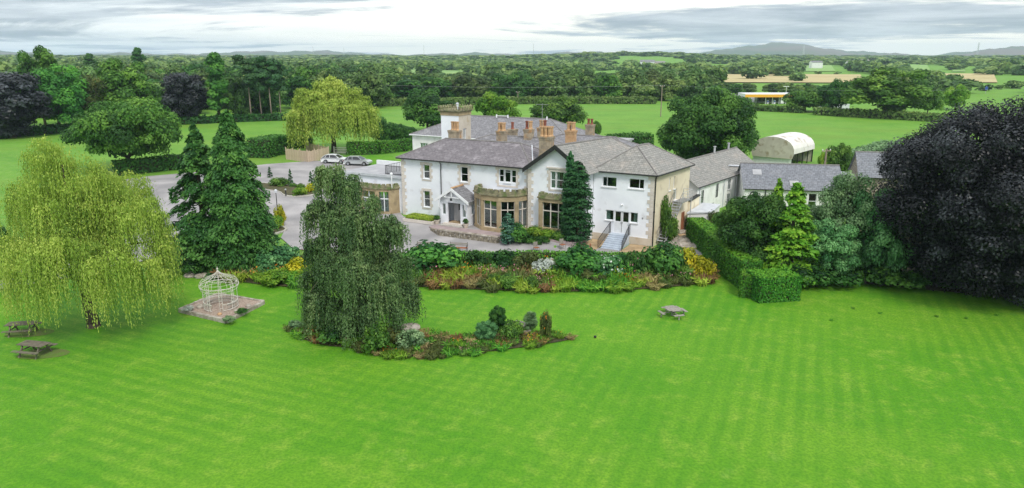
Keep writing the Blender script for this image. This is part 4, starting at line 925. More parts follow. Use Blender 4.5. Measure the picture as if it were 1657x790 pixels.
def build_yard():
    # stables: long low white building going away behind the block
    p0 = g(1129, 301, 3.6); p1 = g(1226.8, 268.8, 3.6); d = Vector((p1[0]-p0[0], p1[1]-p0[1])); ln = d.length; d.normalize(); nb = Vector((-d.y, d.x))*6.2
    pts = [p0, p1, (p1[0]+nb.x, p1[1]+nb.y), (p0[0]+nb.x, p0[1]+nb.y)]
    ops = [(ln*.06, ln*.06+.7, 1.3, 2.9), (ln*.28, ln*.28+.7, 1.5, 3.1), (ln*.47, ln*.47+.9, 1.9, 3.2), (ln*.47, ln*.47+.9, .2, 1.4), (ln*.66, ln*.66+.8, 2.0, 3.1), (ln*.74, ln*.74+.9, -.3, 1.6), (ln*.88, ln*.88+.8, 1.6, 3.2), (ln*.22, ln*.22+.8, -.3, 1.0)]
    R, M, l, ro, _ = gable_building('stable_block', 'long whitewashed outbuilding with a patched grey slate roof and small dark windows', 'outbuilding', pts, -1.2, 3.6, 5.75, 'old_render', 'slate_lichen', ops)
    for i, o in enumerate(ops): window(R, M, *o, cols=1 if i not in (2, 3) else 2, rows=2, fr=.05, bar=.04, fm='black_paint' if i in (0, 1, 5) else 'grey_door', dd=-.02, sill=i in (2, 3))
    for (x, z) in ((ln*.62, 5.6), (ln*.86, 5.6)): v = M @ Vector((x, -3.1, 0)); m = MB(); m.tube((v.x, v.y, z), (v.x, v.y, z+.9), .12, n=8); m.tube((v.x, v.y, z+.9), (v.x, v.y, z+.98), .19, n=8); m.build('flue', MATS['galv'], R)
    m = MB()
    for x in (ln*.03, ln*.40, ln*.60, ln*.82): m.tube(tuple(M @ Vector((x, .08, 3.5))), tuple(M @ Vector((x, .08, -1))), .05, n=5)
    m.build('downpipe', MATS['lead'], R)
    m = MB(); a = M @ Vector((ln*.60, -1.0, 4.45)); b = M @ Vector((ln*.78, -.3, 4.05)); m.tube(tuple(a), tuple(b), .12, n=5); m.build('roof_duct', MATS['lead'], R)
    # small cream store between the block and the stables
    q0 = W2(29.9, 9.7); q1 = (p0[0]+.2, p0[1]-.3)
    c = MB(); zz = -.8
    o = thing('linking_wall', 'short cream rendered wall with a dark gutter between the block and the long outbuilding', 'wall', (q0[0], q0[1], 0))
    Mx, lx = WF((0, 0), (q1[0]-q0[0]+.01, q1[1]-q0[1])); m = MB(Mx); m.box(0, -.3, -.9, lx, 0, 2.6); m.build('wall', MATS['cream_render'], o); m = MB(Mx); m.box(-.05, -.35, 2.6, lx+.05, .08, 2.72); m.build('coping', MATS['black_paint'], o)
    # lean-to with pale flat roof
    fp = [g(1040+x/5.64, 280+y/5.64, 1.7) for x, y in ((400, 362), (640, 352), (712, 285), (548, 270))]
    s = thing('flat_roofed_store', 'low store with a pale felted flat roof beside the long outbuilding', 'outbuilding', (fp[0][0], fp[0][1], 0)); pp = [(x-fp[0][0], y-fp[0][1]) for x, y in fp]
    m = MB(); m.prism(pp, 1.55, 1.7); m.build('roof', MATS['lead'], s); m = MB(); c_ = (sum(a for a, _ in pp)/4, sum(b for _, b in pp)/4); m.prism([(c_[0]+(a-c_[0])*.94, c_[1]+(b-c_[1])*.94) for a, b in pp], -.8, 1.55); m.build('wall', MATS['old_render'], s)
    # cottage range facing the lawn
    z4 = lambda x, y: (1080+x/4.36, 200+y/4.36)
    a = g(*z4(548, 450), 2.7); b = g(*z4(1240, 470), 2.7); d = Vector((b[0]-a[0], b[1]-a[1])); ln = d.length; d.normalize(); nb = Vector((-d.y, d.x))*7.0
    pts = [a, b, (b[0]+nb.x, b[1]+nb.y), (a[0]+nb.x, a[1]+nb.y)]
    ops = [(2.9, 3.6, .3, 2.1), (ln*.5, ln*.5+1.4, .6, 2.3), (ln*.66, ln*.66+.9, .4, 2.2)]
    R, M, l, ro, (E, r0, r1) = gable_building('cottage_range', 'single-storey white cottage range with blue slate roof and skylights', 'cottage', pts, -.9, 2.7, 5.0, 'old_render', 'slate_blue', ops)
    for o in ops: window(R, M, *o, cols=1, rows=2)
    m = MB(M); m.tube((2.3, .1, 2.6), (2.3, .1, -.8), .06); m.tube((3.2, .1, 2.6), (3.2, .1, -.8), .06); m.build('downpipe', MATS['black_paint'], R)
    # round dark emblem on the wall: a ring with a disc and a curved stroke
    m = MB(M)
    for i in range(24):
        t0, t1 = 2*PI*i/24, 2*PI*(i+1)/24
        for ra, rb in ((.40, .52),): m.add([(1.05+ra*math.cos(t0), .04, 1.75+ra*math.sin(t0)), (1.05+rb*math.cos(t0), .04, 1.75+rb*math.sin(t0)), (1.05+rb*math.cos(t1), .04, 1.75+rb*math.sin(t1)), (1.05+ra*math.cos(t1), .04, 1.75+ra*math.sin(t1)), (1.05+ra*math.cos(t0), .0, 1.75+ra*math.sin(t0)), (1.05+rb*math.cos(t0), .0, 1.75+rb*math.sin(t0)), (1.05+rb*math.cos(t1), .0, 1.75+rb*math.sin(t1)), (1.05+ra*math.cos(t1), .0, 1.75+ra*math.sin(t1))], [(0, 1, 2, 3), (0, 4, 5, 1), (3, 2, 6, 7), (0, 3, 7, 4), (1, 5, 6, 2)])
        if i not in (22, 23, 0, 1): ra, rb = .10, .24; m.add([(1.05+ra*math.cos(t0), .045, 1.75+ra*math.sin(t0)), (1.05+rb*math.cos(t0), .045, 1.75+rb*math.sin(t0)), (1.05+rb*math.cos(t1), .045, 1.75+rb*math.sin(t1)), (1.05+ra*math.cos(t1), .045, 1.75+ra*math.sin(t1))], [(0, 1, 2, 3)])
    m.build('round_sign', MATS['black_paint'], R)
    for sx, sy in ((632, 345), (895, 425)):
        cxp, cyp = z4(sx, sy)
        # place on the front slope: solve along the ray
        r = ray(cxp, cyp); e0, e1, rr0 = Vector(E[0])+Vector((a[0], a[1], 0)), Vector(E[1])+Vector((a[0], a[1], 0)), Vector(r0)+Vector((a[0], a[1], 0))
        nrm = (e1-e0).cross(rr0-e0).normalized(); t = nrm.dot(e0 - Vector((0, 0, CH)))/nrm.dot(Vector(r)); p = Vector((0, 0, CH)) + Vector(r)*t - Vector((a[0], a[1], 0))
        u = (e1-e0).normalized(); v = nrm.cross(u)
        if nrm.z < 0: nrm = -nrm
        m = MB()
        for dx0, dx1, dv0, dv1, h in ((-.5, .5, -.45, .45, .07),):
            q = [p + u*x + v*y for x, y in ((dx0, dv0), (dx1, dv0), (dx1, dv1), (dx0, dv1))]; m.add([tuple(c) for c in q] + [tuple(c+nrm*h) for c in q], [(4, 5, 6, 7), (0, 1, 5, 4), (1, 2, 6, 5), (2, 3, 7, 6), (3, 0, 4, 7)])
        m.build('skylight', MATS['grey_flat_roof'], ro)
    # dutch barn with rounded sheet roof
    P0, P1 = Vector((39.6, 116.6)), Vector((44.6, 112.6)); ax = Vector((.66, .75)); n_ = (P1-P0); wd = n_.length; n_.normalize(); Lb = 9.0
    B_ = thing('dutch_barn', 'rounded corrugated barn with pale sheet roof and dark open side', 'barn', (P0.x, P0.y, 0))
    def bp(u, v, z): q = n_*u + ax*v; return (q.x, q.y, z)
    prof = []; wall_h = 2.2; top = 4.75
    for i in range(15): a_ = PI - PI*i/14; prof.append((wd/2 + (wd/2+.25)*math.cos(a_), wall_h + (top-wall_h)*math.sin(a_)**.8))
    m = MB()
    for (u0, z0), (u1, z1) in zip(prof[:-1], prof[1:]): m.poly([bp(u0, -.3, z0), bp(u1, -.3, z1), bp(u1, Lb, z1), bp(u0, Lb, z0)])
    m.build('roof', MATS['barn_sheet'], B_, smooth=True)
    m = MB(); m.poly([bp(u, -.29, z) for u, z in prof] + [bp(wd, -.29, 1.4), bp(0, -.29, 1.4)]); m.build('end_cladding', MATS['barn_end'], B_)
    m = MB(); m.poly([bp(u, 0, z) for u, z in ((0, -.1), (wd, -.1), (wd, 1.5), (0, 1.5))]); m.build('end_wall', MATS['white_paint'], B_)
    m = MB(); m.poly([bp(0, 0, -.1), bp(0, Lb, -.1), bp(0, Lb, 2.4), bp(0, 0, 2.4)]); m.poly([bp(0, Lb, -.1), bp(wd, Lb, -.1), bp(wd, Lb, 2.4)] + [bp(u, Lb, z) for u, z in prof[::-1]]); m.build('back_cladding', MATS['barn_end'], B_)
    for i in range(5): m = MB(); m.tube(bp(wd-.05, i*Lb/4, -.1), bp(wd-.05, i*Lb/4, 2.6), .09, n=5); m.build('post', MATS['black_paint'], B_)
    m = MB(); m.box(0, 0, 0, 1.3, 1.3, 1.3); 
    for k, (u, v) in enumerate(((1.2, 2.5), (2.9, 2.2), (1.4, 4.5), (3.2, 5.6))):
        q = bp(u, v, 0); b_ = MB(); b_.lathe([(0, 0), (.6, 0), (.62, .6), (.6, 1.2), (0, 1.2)], 12); o = b_.build('straw_bale', MATS['fence_wood'], None, (P0.x+q[0], P0.y+q[1], T(P0.x, P0.y)+.02)); tag(o, 'round straw bale in shade inside the dutch barn', 'bale', 'bales stored in the barn')
    # shed by the copper beech
    a = g(1392, 284, 3.0); ex_ = Vector((.97, -.22)); ln = 5; bk = Vector((.22, .97))*5.5; b = (a[0]+ex_.x*ln, a[1]+ex_.y*ln)
    gable_building('slate_shed', 'small stone shed with dark slate roof partly hidden by the copper beech', 'shed', [a, b, (b[0]+bk.x, b[1]+bk.y), (a[0]+bk.x, a[1]+bk.y)], -.5, 3.0, 5.6, 'rubble', 'slate_blue')
    a = g(1350, 285, 2.6); b = (a[0]+7, a[1]-1.5); bk = Vector((.2, .98))*4
    s = thing('low_shed', 'low shed with a flat pale roof in front of the stone shed', 'shed', (a[0], a[1], 0)); pp = [(0, 0), (7, -1.5), (7.8, 2.4), (.8, 4)]
    m = MB(); m.prism(pp, -.5, 2.4); m.build('wall', MATS['old_render'], s); m = MB(); m.prism([(x*1.04-.1, y*1.04) for x, y in pp], 2.4, 2.58); m.build('roof', MATS['lead'], s)
build_yard()
# ------------------------------------------------------------------ foliage materials and tree kinds
leafmat('leaf_oak', (.028, .085, .014), (.080, .205, .028), (.21, .38, .055))
leafmat('leaf_dark', (.014, .062, .014), (.045, .15, .025), (.12, .28, .045))
leafmat('leaf_maple', (.020, .095, .020), (.065, .22, .035), (.15, .38, .05))
leafmat('leaf_lime', (.06, .17, .012), (.15, .32, .025), (.30, .46, .05))
leafmat('leaf_willow', (.13, .23, .035), (.30, .43, .065), (.54, .61, .14), trans=.4)
leafmat('leaf_willow_back', (.12, .22, .03), (.27, .40, .06), (.46, .56, .12), trans=.4)
leafmat('leaf_birch', (.045, .11, .04), (.13, .25, .085), (.30, .43, .17), trans=.3)
leafmat('leaf_conifer', (.012, .062, .014), (.045, .16, .030), (.13, .31, .055), trans=.2)
leafmat('leaf_column', (.010, .055, .022), (.026, .11, .034), (.06, .18, .05), trans=.15)
leafmat('leaf_golden', (.04, .13, .012), (.13, .32, .022), (.32, .50, .045), trans=.25)
leafmat('leaf_blue', (.035, .11, .08), (.08, .20, .13), (.15, .30, .20), trans=.2)
leafmat('leaf_grey', (.05, .11, .045), (.14, .25, .11), (.28, .42, .20), trans=.3)
leafmat('leaf_jade', (.03, .12, .04), (.11, .29, .10), (.25, .48, .19), trans=.3)
leafmat('leaf_purple', (.005, .007, .009), (.015, .018, .022), (.075, .086, .098), trans=.05, rough=.40)  # lightest tone paints the grey-blue highlights into the leaf colour
leafmat('leaf_pine', (.015, .055, .022), (.040, .12, .038), (.09, .20, .06), trans=.15)
leafmat('leaf_wood', (.040, .102, .030), (.105, .205, .050), (.23, .34, .095), var=.16, hue=.025)
leafmat('leaf_brownish', (.05, .08, .02), (.10, .14, .035), (.20, .22, .06))
leafmat('leaf_hedge', (.018, .11, .012), (.06, .24, .02), (.20, .44, .035), trans=.2)
leafmat('leaf_box', (.10, .22, .015), (.24, .38, .03), (.42, .50, .07), trans=.2)
leafmat('leaf_silver', (.30, .36, .32), (.50, .56, .50), (.68, .72, .66), trans=.2)
leafmat('leaf_yellow', (.26, .30, .01), (.52, .50, .02), (.72, .64, .04), trans=.3)
leafmat('leaf_straw', (.16, .13, .05), (.30, .25, .10), (.46, .38, .16), trans=.3)
leafmat('leaf_rust', (.11, .065, .025), (.21, .12, .045), (.33, .19, .07), trans=.3)
leafmat('flower_orange', (.55, .16, .02), (.75, .25, .02), (.85, .38, .04), trans=.3)
leafmat('flower_pink', (.40, .12, .18), (.60, .25, .30), (.70, .45, .45), trans=.3)
leafmat('flower_white', (.60, .62, .60), (.75, .76, .72), (.82, .82, .78), trans=.3)
B1, B2 = MATS['bark'], MATS['pale_bark']
def mk(key, L, ends, H, R, tr, zs, leafm, bark=B1, lean=(0, 0)):
    t = trunk_mb(H, tr, zs, ends, lean).mesh(key + '_trunk', bark, True); return dict(t=t, c=L.mesh(key + '_crown', MATS[leafm]), H=H, R=R)
K = {}
def protos():
    def bl(key, leafm, R, H, tr, zs, bark=B1, **k):
        L, e = broadleaf(R, H, **k); K[key] = mk(key, L, e[:9], H, R, tr, zs, leafm, bark)
    bl('big', 'leaf_dark', 9.0, 13.0, .55, 3.0, base=.05, nb=130, nl=42000, leaf=.23, br=.17, seed=11, vary=.25)
    bl('oak', 'leaf_oak', 8.8, 9.8, .5, 2.2, base=.26, nb=120, nl=38000, leaf=.22, br=.16, seed=12, vary=.24, lowfill=.7)
    bl('mapleA', 'leaf_maple', 6.0, 18.0, .4, 4, base=.10, nb=60, nl=13000, leaf=.36, br=.28, seed=13)
    bl('mapleB', 'leaf_oak', 6.0, 15.0, .4, 4, base=.12, nb=55, nl=12000, leaf=.36, br=.28, seed=14)
    bl('purple', 'leaf_purple', 6.5, 16.0, .4, 3, base=.05, nb=60, nl=14000, leaf=.34, br=.26, seed=15)
    bl('thin', 'leaf_brownish', 5.0, 14.0, .3, 5, B2, base=.25, nb=26, nl=2600, leaf=.32, br=.26, seed=16)
    bl('poplar', 'leaf_maple', 2.0, 18.0, .3, 2, base=.06, nb=50, nl=6000, leaf=.36, br=.50, seed=17)
    bl('limeT', 'leaf_lime', 5.0, 8.0, .3, 1.8, base=.14, nb=50, nl=9000, leaf=.28, br=.25, seed=18)
    bl('mid', 'leaf_oak', 5.5, 9.0, .3, 2, base=.12, nb=50, nl=9000, leaf=.30, br=.25, seed=19)
    bl('dk', 'leaf_dark', 5.5, 9.5, .3, 2, base=.05, nb=50, nl=9500, leaf=.30, br=.25, seed=20)
    bl('beech', 'leaf_purple', 12.0, 19.0, .8, 3.0, base=.015, nb=420, nl=190000, leaf=.125, br=.115, seed=21, vary=.24, lowfill=1.0)
    bl('bushD', 'leaf_dark', 3.6, 6.6, .15, 1, base=.03, nb=90, nl=30000, leaf=.105, br=.19, seed=22, vary=.26)
    bl('bushJ', 'leaf_jade', 3.0, 6.0, .14, 1.4, base=.06, nb=80, nl=17000, leaf=.105, br=.20, seed=23)
    bl('bushG', 'leaf_grey', 3.0, 9.5, .14, 2, B2, base=.04, nb=100, nl=19000, leaf=.105, br=.22, seed=24)
    # far woodland kinds, coarse
    for i, (lm, sd) in enumerate((('leaf_wood', 31), ('leaf_wood', 32), ('leaf_dark', 33), ('leaf_oak', 34), ('leaf_wood', 35))):
        bl('far%d' % i, lm, 6.5, 11.5, .3, 2, base=.03, nb=26, nl=2400, leaf=.62, br=.30, seed=sd)
    # pines: bare poles, plates of needles on top
    global RNG
    for j, key in enumerate(('pineA', 'pineB')):
        RNG = np.random.default_rng(50 + j); L = Leaves(); e = []
        for i in range(24):
            z = 8.5 + 8.5*RNG.random(); a = RNG.random()*6.28; r = (3.6*(1 - ((z-11.5)/7)**2*.8))*RNG.random()**.5
            c = np.array([r*math.cos(a), r*math.sin(a), z]); blob(L, c, 1.7, 260, .34, .5 + RNG.normal()*.2, flat=.42); e.append(c)
        t = MB(); t.tube((0, 0, -.3), (.2, 0, 9), .26, .2, 7); t.tube((.2, 0, 9), (.1, .1, 16.5), .2, .07, 6)
        for c in e[:12]: t.tube((.15, 0, c[2]-1.2), tuple(c), .07, .03, 4)
        K[key] = dict(t=t.mesh(key + '_trunk', B2, True), c=L.mesh(key + '_crown', MATS['leaf_pine']), H=17.5, R=4.5)
    px_ = lambda P, x0, sx, yb, hz, n: [((a-x0)/sx, dep, n*(yb-b)/hz, q/sx) for a, b, q, dep in P]
    L, e = weeping(7.2, 9.6, 250, 24, .078, 61, hang=(.09, .40), vary=.17, tvar=.5, arch=.28, step=.085, minz=1.1, thin=1.35, lobes=px_(((122, 270, 36, .3), (165, 288, 38, -.4), (85, 330, 36, .5), (135, 335, 50, -1.0), (200, 335, 42, .6), (245, 358, 42, -.3), (278, 400, 26, .2), (62, 400, 26, -.4), (105, 412, 38, -2.6), (165, 400, 48, -3.0), (228, 412, 42, -2.4), (180, 350, 60, 3.2), (110, 372, 52, 3.0), (262, 430, 30, -1.2)), 152, 20.8, 530, 305, 9.6))
    K['willow'] = mk('willow', L, e[::16], 9.6, 7.2, .42, 2.6, 'leaf_willow', B1, (-.5, .2))
    L, e = weeping(9.0, 12.5, 190, 20, .22, 62, hang=(.14, .50), vary=.15, arch=.22, step=.22, minz=.8, thin=1.4, lobes=[(0, 0, 10, 3.2), (-4, 0, 8.4, 3.2), (4.2, .5, 8.2, 3.2), (-6.6, -.5, 6.0, 2.4), (6.6, -.5, 5.8, 2.4), (-1, -4.5, 7, 3), (1, 4.5, 7.5, 3), (-3.5, -3.4, 7.2, 2.6), (3.6, -3.6, 6.6, 2.6)])
    K['willow_back'] = mk('willow_back', L, e[::8], 12.5, 9.0, .5, 3, 'leaf_willow_back')
    pf = lambda z: float(np.interp(z, (0, .12, .35, .55, .8, .93, 1), (.80, .95, 1.0, .86, .58, .40, .14))) 
    L, e = weeping(3.9, 11.4, 330, 24, .082, 63, hang=(.05, .24), vary=.18, tvar=.45, arch=.22, step=.085, minz=.3, thin=1.7, lobes=px_(((548, 288, 26, 0), (572, 305, 28, .6), (618, 330, 20, -.2), (530, 345, 24, .3), (575, 360, 38, -.6), (632, 372, 22, .5), (520, 400, 24, -.2), (590, 405, 42, 1.0), (570, 425, 40, -1.2), (650, 425, 20, 0), (520, 450, 28, .4), (622, 455, 36, -.6), (575, 470, 42, 1.4), (652, 480, 22, .4), (525, 490, 30, -.6), (585, 500, 34, -1.3), (640, 498, 20, -1.0)), 582, 22.0, 552, 290, 11.4))
    K['birch'] = mk('birch', L, e[::36], 11.4, 3.9, .22, 6, 'leaf_birch', B2)
    def cf(key, leafm, R, H, nbr, per, leaf, seed, prof, **k):
        L = conifer(R, H, nbr, per, leaf, seed, prof, **k); t = MB(); t.tube((0, 0, -.3), (0, 0, H*.97), R*.07+.06, .02, 7); K[key] = dict(t=t.mesh(key + '_trunk', B1, True), c=L.mesh(key + '_crown', MATS[leafm]), H=H, R=R)
    cf('cedar', 'leaf_conifer', 4.4, 12.5, 330, 230, .155, 71, lambda z: (1-z)**.62*(.75+.25*math.sin(min(z*4, 1.5))) + .02, droop=.38, base=.02, vary=.16)
    cf('spruce', 'leaf_conifer', 3.3, 10.6, 210, 170, .145, 72, lambda z: (1-z)**.85 + .03, droop=.32, ragged=.4, vary=.2)
    cf('golden', 'leaf_golden', 2.0, 7.6, 150, 90, .14, 73, lambda z: (1-z)**.72 + .03, droop=.12, vary=.2, spread=.45)
    cf('column', 'leaf_column', 1.7, 8.8, 230, 85, .12, 74, lambda z: min(1, .80 + z*.8)*(1 - z**3.2)**.6*.98 + .03, droop=-.10, vary=.16, spread=.5, ragged=.18)
    cf('bluecone', 'leaf_blue', .8, 3.1, 70, 60, .09, 75, lambda z: min(1, .7+z)*(1 - z**2.5)**.7 + .04, droop=-.15, spread=.6)
    cf('slim', 'leaf_column', .38, 2.2, 40, 30, .09, 76, lambda z: (1 - z**2)**.8 + .05, droop=-.1, spread=.8)
    # shrubs
    def sh(key, leafm, nl=1500, leaf=.10, R=1.0, H=1.35, nb=22, seed=80, flowers=None):
        L, e = broadleaf(R, H, base=.02, nb=nb, nl=nl, leaf=leaf, br=.36, seed=seed, lowfill=.2); t = MB()
        for c in e[:5]: t.tube((0, 0, -.05), tuple(c), .035, .012, 4)
        K[key] = dict(t=t.mesh(key + '_stems', MATS['twig']), c=L.mesh(key + '_foliage', MATS[leafm]), H=H, R=R)
        if flowers:
            Lf = Leaves(); d = rdir(40); d = d[d[:, 2] > -.1]; Lf.add(np.array([0, 0, H*.5]) + d*np.array([R*1.02, R*1.02, H*.55]), d + rdir(len(d))*.3, .07, .5, asp=.9); K[key]['f'] = Lf.mesh(key + '_flowers', MATS[flowers])
    for key, lm, kw in (('sGreen', 'leaf_maple', {}), ('sDark', 'leaf_dark', {}), ('sOak', 'leaf_oak', {}), ('sLime', 'leaf_lime', {}), ('sYellow', 'leaf_yellow', {}), ('sSilver', 'leaf_silver', {'leaf': .08}), ('sGrey', 'leaf_grey', {}), ('sRose', 'leaf_dark', {'flowers': 'flower_pink'}), ('sJade', 'leaf_jade', {}), ('sBrown', 'leaf_brownish', {}), ('sOrange', 'leaf_brownish', {'flowers': 'flower_orange'}), ('sWhite', 'leaf_jade', {'flowers': 'flower_white'})):
        sh(key, lm, seed=80 + len(K), **kw)
    def tuft(key, leafm, n=150, h=.8, flowers=None, wd=.035):
        global RNG
        RNG = np.random.default_rng(len(K)+200); L = Leaves(); a = RNG.random(n)*6.28; r = .34*RNG.random(n)**.5; ln = h*(.55 + .5*RNG.random(n)); lean = .15 + .75*RNG.random(n)
        for t0, t1 in ((0, .5), (.5, 1)):
            tm = (t0+t1)/2; out = np.stack([np.cos(a), np.sin(a), 0*a], 1)
            p = out*(r + lean*ln*tm**1.8)[:, None] + np.array([0, 0, 1.])*(ln*(tm - .35*lean*tm**2.5))[:, None]
            d = out*(lean*1.6*tm)[:, None] + np.array([0, 0, 1.])*(1 - .8*lean*tm**1.5)[:, None]
            L.add(p, out*.6 + np.array([0, 0, .5]) + RNG.normal(size=(n, 3))*.5, ln*.30, .45 + RNG.normal(size=n)*.2 + .2*tm, d=d, asp=.16)
        K[key] = dict(t=None, c=L.mesh(key + '_leaves', MATS[leafm]), H=h, R=.7)
        if flowers:
            Lf = Leaves(); k = 12; aa = RNG.random(k)*6.28; rr = .6*RNG.random(k)**.5; Lf.add(np.stack([rr*np.cos(aa), rr*np.sin(aa), h*(.75 + .35*RNG.random(k))], 1), rdir(k) + np.array([0, 0, .6]), .05, .5, asp=.9); K[key]['f'] = Lf.mesh(key + '_flowers', MATS[flowers])
    tuft('tGreen', 'leaf_hedge'); tuft('tLime', 'leaf_lime'); tuft('tStraw', 'leaf_straw'); tuft('tRust', 'leaf_rust'); tuft('tOrange', 'leaf_lime', flowers='flower_orange'); tuft('tPink', 'leaf_oak', flowers='flower_pink'); tuft('tBrown', 'leaf_brownish'); tuft('tYellow', 'leaf_box', flowers=None)
protos()
TREE = lambda x, y, key, sxy, sz, name, label, cat, group=None, rz=None, z=None: _tree(x, y, key, sxy, sz, name, label, cat, group, rz, z)
def _tree(x, y, key, sxy, sz, name, label, cat, group, rz, z):
    r = thing(name, label, cat, (x, y, (T(x, y) if z is None else z) + .02), random.random()*6.28 if rz is None else rz, group); r.scale = (sxy, sxy, sz); k = K[key]
    shrub = name in ('shrub', 'bush', 'perennial', 'grass_clump')
    if k['t']: link('stems' if shrub else 'trunk', k['t'], r)
    link('foliage' if shrub else 'crown', k['c'], r)
    if k.get('f'): tag(link('flowers', k['f'], r), kind='stuff')
    return r
def tp(key, name, label, cat, px, yb, yt, wpx, group=None, z=None, rz=None, fw=1.0):
    x, y = g(px, yb, z); h = zat(yt, y) - (T(x, y) if z is None else z); k = K[key]; m = mpp(y)
    return _tree(x, y, key, wpx*m/2/k['R']*fw, max(.2, h)/k['H'], name, label, cat, group, rz, z)
# ------------------------------------------------------------------ trees one by one
def near_trees():
    tp('willow', 'willow_tree', 'large pale yellow-green weeping willow on the lawn beside two picnic tables', 'tree', 152, 530, 225, 300, rz=0)
    tp('birch', 'weeping_birch', 'tall dark green weeping birch rising from the long island bed in front of the drive', 'tree', 584, 547, 262, 170, rz=0)
    tp('cedar', 'conifer_tree', 'broad deep green conifer behind the white gazebo, taller of the pair', 'tree', 392, 437, 183, 138, fw=1.18)
    tp('spruce', 'conifer_tree', 'slimmer shorter conifer on the left side of the broad conifer behind the gazebo', 'tree', 338, 432, 203, 98, fw=1.75)
    tp('oak', 'spreading_tree', 'round spreading tree standing alone beside the car park in the left pasture', 'tree', 210, 278, 166, 172)
    tp('column', 'columnar_conifer', 'narrow dark conifer with a forked tip growing against the house between gable and block', 'tree', 932, 396, 262, 57, z=-.5)
    x, y = g(925, 396, -.5); _tree(x-.25, y+.3, 'column', .50, 1.03, 'columnar_conifer', 'second thin leader of the dark conifer against the house front', 'tree', None, 1, -.5)
    tp('bluecone', 'dwarf_conifer', 'small blue-grey conifer in front of the bow window', 'tree', 822, 394, 345, 30, z=-.3)
    tp('big', 'sycamore_tree', 'large round dark green tree behind the outbuildings at the edge of the far pasture', 'tree', 1137, 272, 146, 168)
    tp('beech', 'copper_beech', 'huge dark purple copper beech overhanging the right side of the lawn', 'tree', 1594, 470, 138, 402, rz=3.6)
    tp('bushD', 'round_tree', 'dark green round-headed tree behind the clipped lawn hedge', 'tree', 1222, 442, 312, 136)
    tp('golden', 'golden_conifer', 'bright golden-green cone shaped conifer between the dark round tree and grey-green trees', 'tree', 1274, 455, 297, 66, fw=1.95)
    tp('golden', 'golden_conifer', 'thin tip of a golden conifer in front of the cottage roof, behind the brighter cone', 'tree', 1247, 440, 290, 40, fw=1.5)
    tp('bushG', 'grey_green_tree', 'feathery grey-green tree hiding the right end of the cottage range', 'tree', 1350, 447, 274, 92)
    tp('bushJ', 'jade_tree', 'fresh jade-green small tree under the edge of the copper beech', 'tree', 1410, 455, 298, 98)
    tp('bushJ', 'jade_tree', 'low jade-green bushy tree between golden conifer and copper beech at lawn edge', 'tree', 1335, 458, 352, 92)
    tp('bushG', 'grey_green_tree', 'lower grey-green bushy tree beside the golden conifer', 'tree', 1305, 445, 330, 52)
    tp('dk', 'round_yew', 'small dark clipped yew ball in the shade below the copper beech', 'tree', 1386, 455, 412, 34)
    tp('mid', 'young_tree', 'small mid-green tree in the pasture behind the cottage roof beside the utility pole', 'tree', 1353, 296, 232, 46)
    tp('limeT', 'young_tree', 'little yellow-green sapling just left of the utility pole behind the cottages', 'tree', 1330, 296, 248, 20)
    tp('dk', 'edge_tree', 'dark tree cut off by the left side of the picture below the pasture', 'tree', -28, 478, 335, 84)
    tp('willow_back', 'willow_tree', 'big domed weeping willow behind the parked silver cars', 'tree', 541, 246, 126, 152)
    tp('dk', 'dark_tree', 'dark green tree just left of the square house tower in the pasture', 'tree', 692, 214, 147, 78)
    tp('limeT', 'lime_green_tree', 'yellow-green round tree behind the long slate roof', 'tree', 803, 207, 150, 64)
    tp('mid', 'dark_tree', 'mid green round tree behind the house chimneys', 'tree', 903, 212, 156, 82)
    tp('mid', 'small_tree', 'small bush-like tree at the far gable end behind the chimneys', 'tree', 962, 224, 196, 22)
    # row along the far side of the left pasture
    tp('purple', 'copper_beech', 'dark purple-leaved tree at the left end of the tree row beyond the pasture', 'tree', 22, 223, 110, 118)
    tp('mapleA', 'tall_tree', 'tall bright green tree with stepped crown beside the purple one on the left', 'tree', 98, 214, 97, 76)
    tp('mapleB', 'tall_tree', 'taller green tree top behind the stepped bright green tree', 'tree', 74, 205, 79, 62)
    tp('thin', 'sparse_tree', 'thin grey-brown half bare tree in the row left of the big round crown', 'tree', 158, 208, 124, 54)
    tp('mapleB', 'broad_tree', 'broad tree with a yellow-brown top in the middle of the left tree row', 'tree', 212, 203, 98, 82)
    tp('dk', 'broad_tree', 'low dark green tree behind the lone spreading tree', 'tree', 248, 200, 140, 56)
    tp('purple', 'copper_beech', 'dark purple tree in the left row between green crowns and the narrow poplar', 'tree', 306, 199, 112, 74)
    tp('poplar', 'poplar_tree', 'narrow upright poplar to the right of the dark purple tree', 'tree', 356, 198, 78, 27)
    tp('pineA', 'pine_tree', 'tall pine with bare pale trunk, leftmost of the small pine group', 'tree', 407, 195, 84, 44)
    tp('pineB', 'pine_tree', 'tall pine with bare pale trunk, second in the small pine group', 'tree', 424, 194, 92, 38)
    tp('pineA', 'pine_tree', 'tall pine with bare pale trunk, third in the small pine group', 'tree', 440, 194, 86, 40)
    tp('pineB', 'pine_tree', 'tall pine with bare pale trunk, rightmost of the group beside the willow', 'tree', 455, 193, 96, 30)
    tp('dk', 'dark_tree', 'dark tree filling the row between the poplar and the pines', 'tree', 384, 194, 128, 44)
    tp('poplar', 'poplar_tree', 'distant slim poplar rising above the wood on the left, taller one', 'tree', 230, 142, 73, 17)
    tp('poplar', 'poplar_tree', 'distant slim poplar above the wood near the stepped green tree', 'tree', 152, 142, 83, 16)
    tp('mid', 'round_tree', 'dark round tree at the right end of the petrol station canopy', 'tree', 1302, 181, 143, 66)
    tp('mapleB', 'broad_tree', 'large broad green tree on the far side of the right pasture beyond the barn', 'tree', 1432, 190, 112, 112)
    tp('dk', 'round_tree', 'round green tree left of the broad tree beyond the right pasture', 'tree', 1352, 184, 128, 50)
